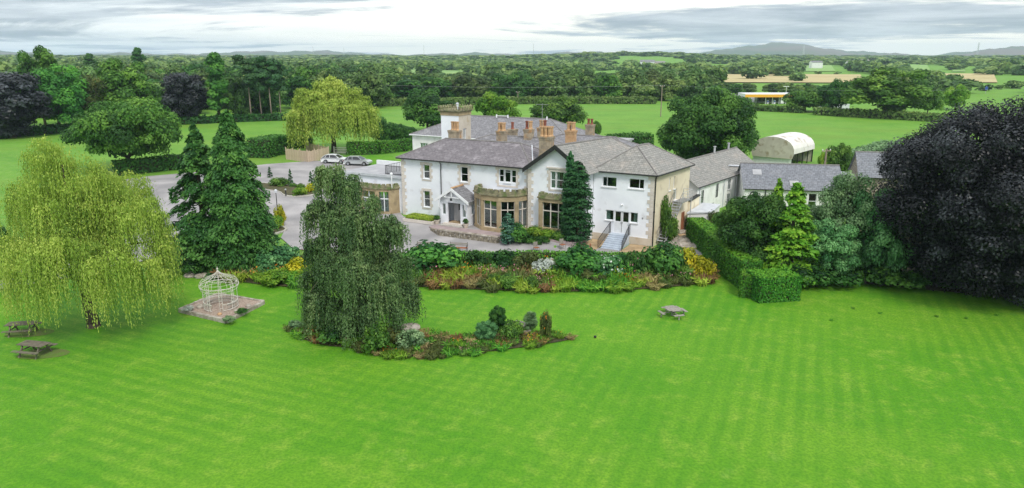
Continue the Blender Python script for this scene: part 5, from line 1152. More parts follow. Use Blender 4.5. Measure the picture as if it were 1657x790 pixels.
    tp('mid', 'round_tree', 'small round tree right of the broad tree and above the copper beech', 'tree', 1500, 188, 142, 40)
    tp('limeT', 'round_tree', 'pale green small tree just above the copper beech crown', 'tree', 1545, 178, 138, 36)
    for px, yt in ((615, 190), (640, 198), (660, 203)): tp('dk', 'dark_shrub_tree', 'low dark tree in the row between the back willow and the house', 'tree', px, 236, yt, 38, 'dark low trees right of the back willow')
near_trees()
def hedges():
    H_ = MATS['leaf_hedge']
    hp = [g(*p) for p in ((563, 250), (612, 249), (664, 243))]
    hedge('clipped_hedge', 'neatly clipped bright green hedge behind the parked cars', hp, 2.2, 2.1, MATS['leaf_hedge'], .16, 40, tvar=.4)
    pts = [(18.2, 69), (18.6, 64), (18.4, 58), (18.9, 53.5)]
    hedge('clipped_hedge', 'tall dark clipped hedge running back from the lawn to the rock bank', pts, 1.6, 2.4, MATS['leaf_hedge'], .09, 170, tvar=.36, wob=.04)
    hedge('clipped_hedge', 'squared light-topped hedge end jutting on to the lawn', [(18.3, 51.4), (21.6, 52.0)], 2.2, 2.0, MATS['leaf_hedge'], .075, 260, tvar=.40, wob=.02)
    hedge('clipped_hedge', 'low step in the clipped hedge between the tall run and its squared end', [(18.9, 53.5), (18.3, 51.4)], 1.7, 1.8, MATS['leaf_hedge'], .08, 220, tvar=.38, wob=.03)
    b0, b1 = g(662, 419, -.6), g(1062, 421, -.6); bm = g(860, 418, -.6)
    hedge('low_hedge', 'long low yellow-green hedge along the drive at the back of the flower border', [b0, bm, b1], .9, .6, MATS['leaf_hedge'], .09, 90, tvar=.62)
    hedge('field_hedge', 'dark hedge under the lone spreading tree by the car park', [g(188, 284), g(262, 276), g(335, 268)], 2.2, 2.1, MATS['leaf_dark'], .2, 26)
    hedge('field_hedge', 'dark rounded hedge behind the timber fence', [g(418, 256), g(440, 250), g(462, 247)], 4.0, 3.2, MATS['leaf_dark'], .2, 26, tvar=.6)
    hedge('field_hedge', 'thin dark hedge between fence and willow', [g(462, 240), g(505, 238)], 2.5, 2.2, MATS['leaf_dark'], .2, 26)
    hedge('field_hedge', 'dark field hedge behind the block roof running to the big round tree', [g(985, 247), g(1050, 244)], 3, 3.2, MATS['leaf_dark'], .24, 20)
    hedge('field_hedge', 'field hedge along the far side of the middle pasture', [g(610, 172), g(700, 171), g(850, 168), g(1060, 168)], 4, 2.2, MATS['leaf_wood'], .5, 6, tvar=.45)
    hedge('field_hedge', 'low hedge in front of the petrol station', [g(1195, 178), g(1260, 181), g(1300, 183)], 3, 1.6, MATS['leaf_wood'], .4, 7, tvar=.3)
    hedge('field_hedge', 'scrubby green hedge on the roadside right of the petrol station', [g(1318, 186), g(1380, 189), g(1480, 195), g(1560, 200)], 3, 2.0, MATS['leaf_wood'], .4, 7)
    hedge('field_hedge', 'pale scrub hedge between young tree and stone shed', [g(1362, 272), g(1395, 268), g(1440, 252)], 3, 2.6, MATS['leaf_grey'], .22, 18)
    hedge('field_hedge', 'dark undergrowth at the foot of the left tree row', [g(-40, 228), g(40, 219), g(130, 212), g(250, 203), g(400, 196), g(470, 194)], 5, 1.5, MATS['leaf_dark'], .4, 8, tvar=.2)
hedges()
def in_poly(x, y, P):
    c = False; j = len(P)-1
    for i in range(len(P)):
        if (P[i][1] > y) != (P[j][1] > y) and x < (P[j][0]-P[i][0])*(y-P[i][1])/(P[j][1]-P[i][1]) + P[i][0]: c = not c
        j = i
    return c
def inset_ok(x, y, P, d): return all(in_poly(x+a, y+b, P) for a, b in ((d, 0), (-d, 0), (0, d), (0, -d)))
def beds():
    # tall back row of the flower border
    for key, px, yb, yt, w, lab in (('sGreen', 705, 443, 399, 92, 'large fresh green shrub at the left end of the flower border behind the birch'), ('sDark', 672, 440, 408, 44, 'dark low shrub touching the birch at the border end'),
        ('sDark', 765, 441, 409, 46, 'dark shrub right of the large fresh green one in the border'), ('sDark', 812, 443, 407, 54, 'rounded dark shrub in the middle of the flower border'), ('sBrown', 850, 446, 414, 46, 'olive brown bushy clump left of the silver shrub'),
        ('sSilver', 882, 449, 419, 42, 'silver-white leaved shrub in the middle of the border'), ('sGreen', 932, 449, 407, 76, 'large green shrub right of the silver one'), ('sWhite', 985, 450, 413, 56, 'grey-green rose bush with white flowers right of the middle'),
        ('sRose', 1028, 452, 411, 40, 'airy bush with pinkish flower stems'), ('sGreen', 1068, 449, 401, 68, 'big rounded green shrub near the front steps'), ('sYellow', 1112, 442, 405, 48, 'bright yellow shrub at the right end of the border'), ('sYellow', 1133, 452, 418, 34, 'smaller yellow shrub next to the dark clipped hedge'),
        ('sGreen', 1010, 452, 418, 36, 'small green shrub between rose bush and pinkish bush'), ('sJade', 462, 438, 398, 50, 'jade green shrub left of the birch beside the drive'), ('sYellow', 483, 445, 419, 40, 'bright yellow shrub peeping out left of the birch'),
        ('sJade', 436, 448, 412, 46, 'jade leafy shrub at the foot of the broad conifer'), ('sDark', 405, 448, 415, 50, 'dark shrub at the foot of the broad conifer'), ('sDark', 320, 446, 420, 40, 'dark shrub between the willow and the conifers'), ('sGreen', 512, 440, 402, 44, 'green shrub half hidden by the left side of the birch'), ('sLime', 445, 462, 440, 42, 'lime green leafy clump at the front of the left border')):
        tp(key, 'shrub', lab, 'shrub', px, yb, yt, w, z=-.55)
    spec = [('tGreen', 'green strappy perennial clump in the long flower border', 'perennial', 3), ('tLime', 'lime green perennial clump in the long flower border', 'perennial', 3), ('tOrange', 'clump with orange flowers in the long flower border', 'perennial', 1), ('tYellow', 'yellow-green perennial clump in the long flower border', 'perennial', 2), ('tRust', 'rusty brown grass clump in the long flower border', 'grass_clump', 1),
            ('tStraw', 'straw coloured grass clump in the long flower border', 'grass_clump', 1), ('tPink', 'green clump with pink flowers in the long flower border', 'perennial', 1), ('tBrown', 'olive brown perennial clump in the long flower border', 'perennial', 2), ('sOak', 'low mid green bushy plant in the long flower border', 'shrub', 2), ('tYellow', 'yellow-green perennial clump in the long flower border', 'perennial', 2), ('sBrown', 'low olive bushy plant in the long flower border', 'shrub', 1)]
    bag = [s for s in spec for _ in range(s[3])]; rnd = random.Random(5); n = 0
    y = 53.0
    while y < 62.5:
        x = -24
        while x < 17:
            px, py = x + rnd.uniform(-.35, .35), y + rnd.uniform(-.3, .3)
            if inset_ok(px, py, BED, .12) and n < 290 and not (y > 58.5 and x > -9):
                zone = math.sin(px*.55 + 1.3) + math.sin(px*.23 + py*.4); i = int((zone + 2)/4*len(bag) + rnd.uniform(-2.2, 2.2)) % len(bag)
                key, lab, nm, _ = bag[i]; gr = lab.replace(' clump', ' clumps').replace(' plant ', ' plants ')
                q = 828.5 + F*px/py; wh = next(t_ for lim, t_ in ((430, 'below the broad conifer'), (500, 'left of the birch'), (660, 'behind the birch'), (740, 'below the first large green shrub'), (840, 'below the rounded dark shrub'), (905, 'below the silver shrub'), (965, 'below the second large green shrub'), (1045, 'below the white rose bush'), (1095, 'below the third large green shrub'), (9999, 'by the bright yellow shrubs')) if q < lim)
                lab = lab.split(' in the')[0] + (' at the lawn edge ' if py < 54.6 else (' in the second row ' if py < 56.4 else ' deeper in the border ')) + wh; s = rnd.uniform(.85, 1.3)*(1.05 if y < 55 else 1.35)
                if key[0] == 's': s *= .62
                _tree(px, py, key, s, s, nm, lab, 'plant' if nm != 'grass_clump' else 'grass clump', gr, None, None); n += 1
            x += .98
        y += .85
    # island bed
    for key, px, yb, yt, w, lab in (('bushJ', 785, 552, 519, 34, 'jade green bush in the island bed left of the hidden picnic table'), ('bushD', 806, 538, 495, 30, 'tall airy green shrub behind the jade bush in the island bed'), ('sOak', 828, 552, 522, 34, 'green bush in front of the picnic table in the island bed'), ('bushG', 858, 540, 503, 24, 'upright grey-green shrub right of the island picnic table'),
        ('sOrange', 881, 550, 508, 20, 'upright rusty shrub near the right end of the island bed'), ('tRust', 876, 557, 545, 26, 'low dark red plant at the right end of the island bed'), ('sOak', 612, 572, 530, 44, 'green leafy shrub at the foot of the weeping birch'), ('sGrey', 668, 565, 535, 46, 'grey-green shrub in front of the round stone table'), ('sDark', 545, 552, 520, 60, 'dark low growth around the birch trunk'),
        ('sBrown', 640, 555, 532, 40, 'olive shrub between the birch and the round stone table'), ('sDark', 757, 548, 540, 12, 'tiny dark bush in the low part of the island bed'), ('sGrey', 480, 536, 520, 26, 'small grey-green bush left of the birch on the lawn')):
        tp(key, 'shrub', lab, 'shrub', px, yb, yt, w, z=-.55)
    n = 0; y = 40.3
    bag = ['tStraw', 'tRust', 'tBrown', 'tBrown', 'tGreen', 'tGreen', 'tBrown', 'tStraw', 'tGreen', 'tLime', 'tPink', 'tOrange']; nmz = dict(tStraw='straw coloured grass tuft', tRust='reddish brown grass tuft', tBrown='olive brown tuft', tGreen='green leafy tuft', tOrange='lime tuft with orange flowers', tPink='green tuft with pink flowers', tLime='lime green tuft')
    while y < 46:
        x = -15
        while x < 4:
            px, py = x + rnd.uniform(-.3, .3), y + rnd.uniform(-.25, .25)
            if inset_ok(px, py, ISLE, .05):
                key = rnd.choice(bag); s = rnd.uniform(.5, .85); q = 828.5 + F*px/py; _tree(px, py, key, s, s, 'grass_clump', nmz[key] + ' in island bed ' + next(t_ for lim, t_ in ((560, 'left of the birch trunk'), (650, 'right of the birch trunk'), (700, 'in front of the stone table'), (770, 'in its low middle part'), (830, 'by the jade bush'), (870, 'by the picnic table'), (9999, 'at its right tip')) if q < lim) + (', front edge' if py < 42.2 else ', back edge'), 'plant', nmz[key] + 's in the island bed', None, None)
            x += .72
        y += .6
    # shrubs on the slope below the square bay
    for key, px, yb, yt, w, lab in (('sGreen', 830, 393, 366, 40, 'green shrub at the end of the rubble retaining wall'), ('sLime', 862, 391, 369, 32, 'yellow-green shrub below the bow window'), ('sLime', 885, 391, 374, 30, 'lower yellow-green shrub below the square bay'), ('sOak', 902, 393, 376, 26, 'small green shrub beside the dark columnar conifer'), ('sDark', 848, 395, 379, 30, 'dark low shrub on the drive edge below the bow window'), ('sDark', 875, 396, 383, 28, 'dark ground-hugging shrub on the drive edge by the conifer')):
        tp(key, 'shrub', lab, 'shrub', px, yb, yt, w, z=-.35)
    # kerbed drive island
    for key, px, yb, yt, w, lab in (('sOak', 455, 302, 289, 30, 'low olive hedge-like shrub on the kerbed drive island'), ('sLime', 485, 318, 305, 24, 'low yellow-green shrub at the island kerb'), ('sYellow', 503, 312, 298, 20, 'golden shrub on the drive island'), ('sOak', 486, 306, 298, 16, 'small clipped dome shrub on the drive island'), ('sOak', 475, 304, 297, 12, 'smallest clipped dome shrub on the drive island'), ('sYellow', 455, 366, 335, 18, 'yellowish shrub on the small kerbed bed by the broad conifer'), ('sLime', 446, 372, 352, 26, 'lime shrub on the small kerbed bed by the broad conifer')):
        tp(key, 'shrub', lab, 'shrub', px, yb, yt, w)
    for px, yb, yt, lab in ((471, 302, 273, 'slim dark pencil conifer on the drive island, left one'), (504, 303, 277, 'slim dark pencil conifer on the drive island, right one'), (437, 288, 270, 'short pencil conifer at the far side of the car park')): tp('slim', 'pencil_conifer', lab, 'conifer', px, yb, yt, 8)
    # climber on the cream wall, greenery on the rock bank
    for px, yb, yt, w, lab in ((1073, 392, 325, 22, 'leafy climber on the cream side wall of the block'), (1083, 396, 352, 22, 'lower shoots of the climber beside the fire escape foot')): tp('sOak', 'climber', lab, 'climber', px, yb, yt, w, z=-.5)
    for px, yb, yt, w, lab in ((1125, 372, 350, 44, 'olive scrub spilling over the rock bank wall'), (1150, 375, 346, 40, 'yellow-green scrub above the tall clipped hedge'), (1108, 362, 350, 26, 'thin olive scrub under the fire escape'), (1165, 392, 350, 40, 'green scrub between hedge and flat roofed store')): tp('sBrown' if px < 1160 else 'sOak', 'scrub', lab, 'shrub', px, yb, yt, w, z=-.5)
    for px, yt, lab in ((1292, 430, 'golden conifer foot'), (1322, 432, 'jade trees'), (1365, 436, 'yew ball'), (1425, 434, 'copper beech edge'), (1470, 440, 'copper beech shade'), (1530, 446, 'copper beech trunk')): tp('sDark', 'shrub', 'dark low undergrowth at the lawn edge by the ' + lab, 'shrub', px, 464, yt, 64, z=-.55)
beds()
# ------------------------------------------------------------------ woodland beyond the pastures
OPEN = [(1165, 1232, 119, 133), (1245, 1258, 121, 131), (1290, 1395, 118, 134), (1515, 1606, 119, 134), (1000, 1088, 91.5, 103), (1275, 1350, 106, 114), (1455, 1500, 106, 112), (665, 780, 112.5, 117), (955, 1000, 112, 117), (1545, 1560, 107, 116), (1120, 1158, 104, 108), (1585, 1660, 144, 152), (1160, 1290, 147, 190), (1600, 1660, 120, 128)]
def woods():
    rnd = random.Random(11); cand = []
    def try_add(x, y, h, w, tail=0.0):
        z = T(x, y); m = F/math.hypot(x*0 + y, 0); px = 828.5 + F*x/y
        if px < -160 or px > 1820: return
        yb = HY + (CH - z)*F/y; yt = HY + (CH - z - h)*F/y; wp = w*F/y
        for a, b, c, d in OPEN:
            if c == 147:
                if y < 292 and px + wp*.42 > a and px - wp*.42 < b: return
            elif px + wp*.40 > a and px - wp*.40 < b and yb > c + 1 and yt < c + .55*(d-c) and rnd.random() > .04:
                h2 = (yb - d + 1)*y/F
                if h2 > 2.6 and h2 < h: h = h2*rnd.uniform(.85, 1.1); w = min(w, h*1.6); yt = d; wp = w*F/y; continue
                return
        cand.append((math.hypot(x, y), x, y, z, h, w))
    # left wood from the pasture row back; hedgerow belt behind the middle pasture; thinner towards the right
    y = 206
    while y < 430:
        w = 13
        x = -y*.80
        while x < y*.82:
            px = 828.5 + F*x/y; xx, yy = x + rnd.uniform(-4, 4), y + rnd.uniform(-6, 6)
            near = 206 if px < 470 else (236 if px < 600 else (281 if px < 1180 else (300 if px < 1560 else 285)))
            if yy > near:
                h = rnd.uniform(7, 11.5) if px > 600 else rnd.uniform(8.5, 13.5)
                if yy > near + 60 and px > 600: h *= .9
                dens = 1 if px < 1200 else .62
                if rnd.random() < dens: try_add(xx, yy, h, rnd.uniform(10, 15))
            x += 11.5
        y += 15
    while y < 3000:
        st = max(13, y*.0165); rowd = max(18, y*.045)
        x = -y*.80
        while x < y*.82:
            xx, yy = x + rnd.uniform(-.5, .5)*st, y + rnd.uniform(-.5, .5)*rowd
            px = 828.5 + F*xx/yy; dens = .92 if px < 1100 else .60
            cl = math.sin(xx/90 + yy/170)*math.sin(yy/120 - xx/210); 
            if px > 600 and cl > .45: dens *= .35
            if rnd.random() < dens: try_add(xx, yy, rnd.uniform(7, 12.5)*(1 if y < 900 else .82), st*rnd.uniform(.9, 1.5))
            x += st
        y += rowd
    cand.sort()
    names = ['woodland_tree', 'woodland_tree', 'woodland_tree', 'woodland_tree', 'woodland_tree']
    lab = ['olive green rounded tree in the mixed wood beyond the pastures', 'loose mid green tree in the mixed wood beyond the pastures', 'dark green dense tree in the mixed wood beyond the pastures', 'bright green tree in the mixed wood beyond the pastures', 'tall olive tree in the mixed wood beyond the pastures']
    for i, (r, x, y, z, h, w) in enumerate(cand[:290]):
        q = rnd.choice((0, 1, 2, 3, 4, 0, 1)); k = K['far%d' % q]
        px = 828.5 + F*x/y; wh = next(t_ for lim, t_ in ((120, 'behind the purple tree at the left'), (280, 'behind the lone spreading tree'), (400, 'behind the narrow poplar'), (480, 'behind the pines'), (560, 'behind the left half of the back willow'), (640, 'right of the back willow'), (760, 'behind the house tower'), (860, 'behind the lime green tree'), (1000, 'behind the chimneys'), (1160, 'behind the big round tree'), (1290, 'behind the filling station'), (1480, 'around the broad right tree'), (9999, 'beyond the copper beech')) if px < lim)
        _tree(x, y, 'far%d' % q, w/2/k['R']*1.08, h/k['H'], 'woodland_tree', lab[q].split(' in the')[0] + (' at the wood edge ' if y < 250 or (px > 600 and y < 312) else (' in the second line ' if y < 340 else ' deep in the wood ')) + wh, 'tree', lab[q].split(' in the')[0] + 's beyond the pastures', rnd.random()*6.28, z - .3)
    rest = cand[290:]; tmpl = []
    global RNG
    for lvl, (nb, nl, lf) in enumerate(((16, 300, 1.5), (12, 150, 2.0), (9, 70, 2.9))):
        tmpl.append([])
        for s in range(4):
            L, _ = broadleaf(6.5, 11.0, base=.0, nb=nb, nl=nl, leaf=lf, br=.36, seed=300 + lvl*10 + s); tmpl[-1].append(L.arrays())
    for nm, lo, hi, lm in (('mixed_woodland', 0, 700, 'leaf_wood'), ('distant_woodland', 700, 1500, 'leaf_wood'), ('farthest_woodland', 1500, 9999, 'leaf_wood')):
        V = []; TT = []
        for (r, x, y, z, h, w) in rest:
            if not (lo <= r < hi): continue
            lvl = 0 if r < 650 else (1 if r < 1300 else 2); v, t = tmpl[lvl][rnd.randrange(4)]; a = rnd.random()*6.28; ca, sa = math.cos(a), math.sin(a)
            s = w/13*1.1; vv = np.empty_like(v); vv[:, 0] = (v[:, 0]*ca - v[:, 1]*sa)*s + x; vv[:, 1] = (v[:, 0]*sa + v[:, 1]*ca)*s + y; vv[:, 2] = v[:, 2]*h/11 + z - .4
            V.append(vv); TT.append(np.clip(t + rnd.gauss(0, .20), 0, 1))
        if V: o = link(nm, quads(nm, np.concatenate(V), np.concatenate(TT), MATS[lm])); tag(o, kind='stuff')
    print('woods', len(cand), sum(len(a[1]) for a in []) )
woods()
# ------------------------------------------------------------------ garden furniture and small things
def picnic_octagon(label, x, y, rz=0, s=1.0):
    t = thing('picnic_table', label, 'picnic table', (x, y, T(x, y) + .04), rz, 'weathered picnic tables on the lawn'); t.scale = (s, s, s); m_ = MATS['grey_wood']
    for i in range(7):
        yy = -.66 + .22*i; hw = min(.72, math.sqrt(max(0, .80**2 - yy**2))); m = MB(); m.box(-hw, yy-.10, .72, hw, yy+.10, .76); m.build('plank', m_, t)
    m = MB(); m.box(-.6, -.06, .66, .6, .06, .715); m.box(-.06, -.6, .60, .06, .6, .655); m.build('top_batten', m_, t)
    for k in range(4):
        a = k*PI/2; c, s_ = math.cos(a), math.sin(a); M = Matrix(((c, -s_, 0, 0), (s_, c, 0, 0), (0, 0, 1, 0), (0, 0, 0, 1)))
        m = MB(M); m.box(-.52, -1.32, .43, .52, -1.04, .47); m.build('seat', m_, t)
        m = MB(M); m.box(-.05, -1.28, .36, .05, -.1, .425); m.box(-.05, -1.22, 0, .05, -1.14, .36); m.tube((0, -.5, .40), (0, -.25, .66), .045, n=4); m.build('leg', m_, t)
    m = MB(); m.box(-.07, -.07, 0, .07, .07, .6); m.build('centre_post', m_, t)
    return t
def picnic_bench(label, x, y, rz, wood='dark_wood'):
    t = thing('picnic_bench', label, 'picnic table', (x, y, T(x, y) + .04), rz, 'weathered picnic tables on the lawn'); m_ = MATS[wood]
    for i in range(5): m = MB(); yy = -.32 + .16*i; m.box(-.9, yy-.07, .72, .9, yy+.07, .76); m.build('plank', m_, t)
    for s in (-1, 1):
        m = MB(); m.box(-.9, s*.72-.13, .43, .9, s*.72+.13, .47); m.build('seat', m_, t)
        m = MB(); m.box(s*.6-.04, -.78, .36, s*.6+.04, .78, .425); m.box(s*.6-.035, -.34, .64, s*.6+.035, .34, .715)
        for q in (-1, 1): m.tube((s*.6, q*.22, .70), (s*.6, q*.62, 0), .055, n=4)
        m.build('leg', m_, t)
for lab, px, py, rz in (('grey octagonal picnic table standing alone on the open lawn right of the island bed', 1088, 512, .3), ('grey octagonal picnic table half hidden by plants in the island bed', 838, 538, .6)):
    x, y = g(px, py, -.6); picnic_octagon(lab, x, y, rz, .76)
for lab, px, py, rz in (('dark weathered picnic table under the willow, the farther of two at the left', 38, 541, .15), ('greenish weathered picnic table under the willow, nearer the bottom left', 58, 575, -.2)):
    x, y = g(px, py, -.6); picnic_bench(lab, x, y, rz)
x, y = g(664, 550, -.6); r = thing('stone_table', 'round pale stone table top above the plants of the island bed', 'table', (x, y, T(x, y)))
m = MB(); m.lathe([(0, .80), (.62, .80), (.70, .86), (.68, .93), (.3, .98), (0, .985)], 14); m.build('table_top', MATS['rock'], r); m = MB(); m.lathe([(0, 0), (.3, 0), (.2, .3), (.22, .8), (0, .8)], 8); m.build('pedestal', MATS['rock'], r)
def gazebo():
    x, y = g(359, 503, -.6); z = T(x, y); G = thing('gazebo', 'round white wrought-iron gazebo with onion-shaped open dome and low railing', 'gazebo', (x, y, z + .30), .2); Rg = 1.45; wm = MATS['white_metal']; G.scale = (.80, .80, .84)
    n = 8; hw = 2.0; ht = 3.35
    for i in range(n):
        a = 2*PI*i/n + .2; m = MB()
        for da in (-.085, .085):
            c, s = math.cos(a+da)*Rg, math.sin(a+da)*Rg; m.tube((c, s, 0), (c, s, hw), .024, n=4)
        for k in range(6): zz = .3 + k*.33; m.tube((math.cos(a-.085)*Rg, math.sin(a-.085)*Rg, zz), (math.cos(a+.085)*Rg, math.sin(a+.085)*Rg, zz + (.16 if k % 2 else 0)), .014, n=4)
        m.build('post', wm, G)
    def rr(t): return (Rg+.22)*(math.cos(t*PI/2)**.75) if t < .62 else (Rg+.22)*(math.cos(.62*PI/2)**.75)*(1 - (t-.62)/.38)**1.7 + .02
    def rz_(t): return hw + (ht-hw)*(.62*math.sin(min(t/.62, 1)*PI/2)*.8 + max(0, t-.62)/.38*.504)
    for i in range(16):
        a = 2*PI*i/16 + .2; m = MB(); m.path([(rr(k/12)*math.cos(a), rr(k/12)*math.sin(a), rz_(k/12)) for k in range(13)], .022 if i % 2 == 0 else .015, 4); m.build('dome_rib', wm, G)
    def ring(r, z, th): 
        m = MB(); m.path([(r*math.cos(2*PI*i/32), r*math.sin(2*PI*i/32), z) for i in range(33)], th, 4); return m
    for r_, z_, th in ((Rg+.22, hw, .035), (Rg+.12, hw-.28, .02), (Rg+.05, hw+.28, .018), (Rg*.72, hw+.55, .018), (Rg*.35, hw+.85, .018)): ring(r_, z_, th).build('ring', wm, G)
    m = MB()
    for i in range(48): a = 2*PI*i/48; q = (Rg+.17)*1; m.tube((math.cos(a)*(Rg+.22), math.sin(a)*(Rg+.22), hw), (math.cos(a+.07)*(Rg+.12), math.sin(a+.07)*(Rg+.12), hw-.28), .01, n=3)
    o = m.build('frieze_scrolls', wm, G); o['kind'] = 'stuff'
    gap = 5.5
    m = MB(); A = [-1.25 + i*(2*PI-.7)/60 for i in range(61)]
    for z_, th in ((.62, .045), (.10, .03)): m = MB(); m.path([((Rg)*math.cos(a), (Rg)*math.sin(a), z_) for a in A], th, 4); m.build('rail', wm, G)
    m = MB()
    for a in A: m.tube((Rg*math.cos(a), Rg*math.sin(a), .10), (Rg*math.cos(a), Rg*math.sin(a), .6), .013, n=3)
    o = m.build('balusters', wm, G); o['kind'] = 'stuff'
    m = MB(); m.path([(Rg*math.cos(a)*.99, Rg*math.sin(a)*.99, 1.15) for a in A[22:50]], .02, 4)
    for a in A[22:50]: m.tube((Rg*math.cos(a), Rg*math.sin(a), .6), (Rg*math.cos(a), Rg*math.sin(a), 1.15), .01, n=3)
    m.build('back_panel', wm, G)
    m = MB(); m.lathe([(0, ht-.08), (.07, ht-.05), (.04, ht+.02), (.09, ht+.10), (.03, ht+.20), (0, ht+.36)], 8); m.build('finial', wm, G)
    m = MB(); m.path([((Rg-.32)*math.cos(a), (Rg-.32)*math.sin(a), .42) for a in A[4:56]], .10, 4); m.build('bench_seat', MATS['grey_wood'], G)
    # gravel pad with stone edging
    c = [(-24.1, 48.5), (-19.9, 46.3), (-18.4, 50.0), (-20.9, 51.9)]; c = [g(*p, -.6) for p in ((291, 506), (367, 524), (427, 493), (352, 481))]
    Pd = thing('gravel_pad', 'square pinkish gravel pad edged with stones under the gazebo', 'paving', (x, y, z)); cc = [(a-x, b-y) for a, b in c]
    m = MB(); m.prism(cc, -.05, .26); m.build('gravel', MATS['gravel_pink'], Pd)
    rnd = random.Random(3)
    for (x0, y0), (x1, y1) in zip(cc, cc[1:] + cc[:1]):
        M, l = WF((x0, y0), (x1, y1)); k = int(l/.42)
        for i in range(k):
            m = MB(M); m.box(i*l/k+.015, -.11, -.05, (i+1)*l/k-.015, .10 + rnd.random()*.04, .30 + rnd.random()*.04); m.build('edging_stone', MATS['rock'], Pd)
    for dx, dy, s, mt in ((-1.9, -.1, .24, 'rock'), (1.7, -1.0, .15, 'rock'), (.6, -1.9, .14, 'terracotta'), (2.4, .2, .18, 'rock')):
        m = MB(); m.lathe([(0, 0), (s*1.1, .0), (s*1.2, s*.5), (s*.7, s*1.0), (0, s*1.15)], 7); o = m.build('rock', MATS[mt], None, (x+dx*.8, y+dy*.8, z+.27)); tag(o, {-1.9: 'pale boulder at the left corner of the gazebo gravel', 1.7: 'small stone on the right part of the gazebo gravel', .6: 'rust coloured stone on the gravel in front of the gazebo', 2.4: 'grey stone near the far right edge of the gazebo gravel'}[dx], 'rock')
    for px, py, key, lab in ((305, 502, 'sSilver', 'low silvery plant at the left corner of the gazebo pad'), (370, 519, 'sGrey', 'grey-green mat plant at the near corner of the gazebo pad'), (392, 506, 'sDark', 'dark mat plant on the right edge of the gazebo pad')):
        xx, yy = g(px, py, -.3); _tree(xx, yy, key, .45, .22, 'shrub', lab, 'plant', None, None, -.32)
gazebo()
def terrace():
    P = [W2(*p) for p in ((6.2, .05), (6.0, -3.6), (8.0, -4.75), (14.9, -4.75), (17.2, -3.2), (22.2, -2.6), (22.2, .9), (16, -.3), (10, .05))]
    m = MB(); m.prism(P, -.7, .06); tag(m.build('terrace', MATS['red_paving']), kind='structure')
    Rw = thing('retaining_wall', 'low rubble stone retaining wall along the front of the paved terrace', 'wall', (HA[0], HA[1], 0), TH); rnd = random.Random(2); m = MB()
    def run(p0, p1, h0, h1):
        M, l = WF(p0, p1); x = 0
        while x < l:
            w = rnd.uniform(.22, .5); z = -.62
            while z < h0 + (h1-h0)*x/l - .05:
                h = rnd.uniform(.13, .22); b = MB(M); d = rnd.uniform(.0, .06); b.box(x+.01, -.2, z+.008, min(x+w, l)-.01, .05+d, z+h-.008); k = len(m.v); m.v += b.v; m.f += [tuple(k+q for q in f) for f in b.f]; z += h
            x += w
    run((8.0, -4.85), (14.9, -4.85), .15, .15); run((14.9, -4.85), (15.2, -3.6), .15, .15); run((6.5, -4.0), (8.0, -4.85), .1, .15)
    o = m.build('stones', MATS['rubble'], Rw); o['kind'] = 'stuff'
    M, l = WF((8.0, -4.85), (14.9, -4.85)); n = 12
    for i in range(n): b = MB(M); b.box(i*l/n+.012, -.32, .16, (i+1)*l/n-.012, .1, .24 + rnd.random()*.02); b.build('coping_stone', MATS['rock'], Rw)
    m = MB(); M_ = M; b = MB(M); b.box(0, -.19, -.6, l, .0, .15); b.build('mortar_core', MATS['soil'], Rw)
    # parterre planter left of the porch
    c = W2(4.0, -1.9); Pt = thing('box_parterre', 'low white-kerbed planter with clipped yellow-green knot hedges left of the porch', 'planter', (c[0], c[1], 0.05), TH)
    m = MB(); m.box(-1.9, -1.0, 0, 1.9, 1.0, .32); m.build('planter_kerb', MATS['quoin_stone'], Pt); m = MB(); m.box(-1.75, -.85, .3, 1.75, .85, .36); m.build('planter_soil', MATS['soil'], Pt)
    for seg in (((-1.6, -.7), (1.6, -.7)), ((-1.6, .7), (1.6, .7)), ((-1.6, -.7), (-1.6, .7)), ((1.6, -.7), (1.6, .7)), ((-1.2, -.45), (1.2, .45)), ((-1.2, .45), (1.2, -.45)), ((0, -.6), (0, .6))):
        L = hedge_leaves(list(seg), .24, .26, 420, .055, z=.34, tvar=.55, wob=.0); link('clipped_edging', L.mesh('clipped_edging', MATS['leaf_box']), Pt)
    for lx, ly, lab in ((6.15, -2.35, 'terracotta pot with a dark plant left of the porch steps'), (9.75, -2.35, 'terracotta pot with a dark plant right of the porch steps')):
        x, y = W2(lx, ly); t = thing('plant_pot', lab, 'plant pot', (x, y, .06)); m = MB(); m.lathe([(0, 0), (.2, 0), (.28, .35), (.31, .36), (.31, .46), (.25, .46), (.24, .40), (0, .40)], 10); m.build('pot', MATS['plinth'], t)
        o = link('foliage', K['sDark']['c'], t, (0, 0, .38)); o.scale = (.30, .30, .42)
terrace()
def weeds():
    for i, (px, py) in enumerate(((1380, 501), (1424, 509), (1515, 514), (1563, 517), (1612, 512), (1345, 520))):
        x, y = g(px, py, -.6); _tree(x, y, 'tGreen', .24, .24, 'weed_tuft', ('second', 'third', 'fourth', 'fifth', 'last', 'first')[i] + ' weed tuft from the left on the lawn before the copper beech', 'weed', 'weed tufts on the lawn', None, None)
    for px, wd, yt, lab in ((1440, 60, 388, 'dark bush in the copper beech shade, left one'), (1500, 80, 392, 'dark bush in the copper beech shade, middle one'), (1570, 90, 398, 'dark bush in the copper beech shade, right one')): tp('sDark', 'shrub', lab, 'shrub', px, 452, yt, wd, z=-.55)
weeds()
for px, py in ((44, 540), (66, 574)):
    x, y = g(px, py, -.6); sheet('worn_shade_patch', smooth_poly([(x-1.2, y-.5), (x, y-.8), (x+1.5, y-.4), (x+1.6, y+.4), (x+.3, y+.8), (x-1.1, y+.5)], 3), MATS['worn_shaded_grass'], .065, .6)  # worn ground that also paints a contact shadow under each table
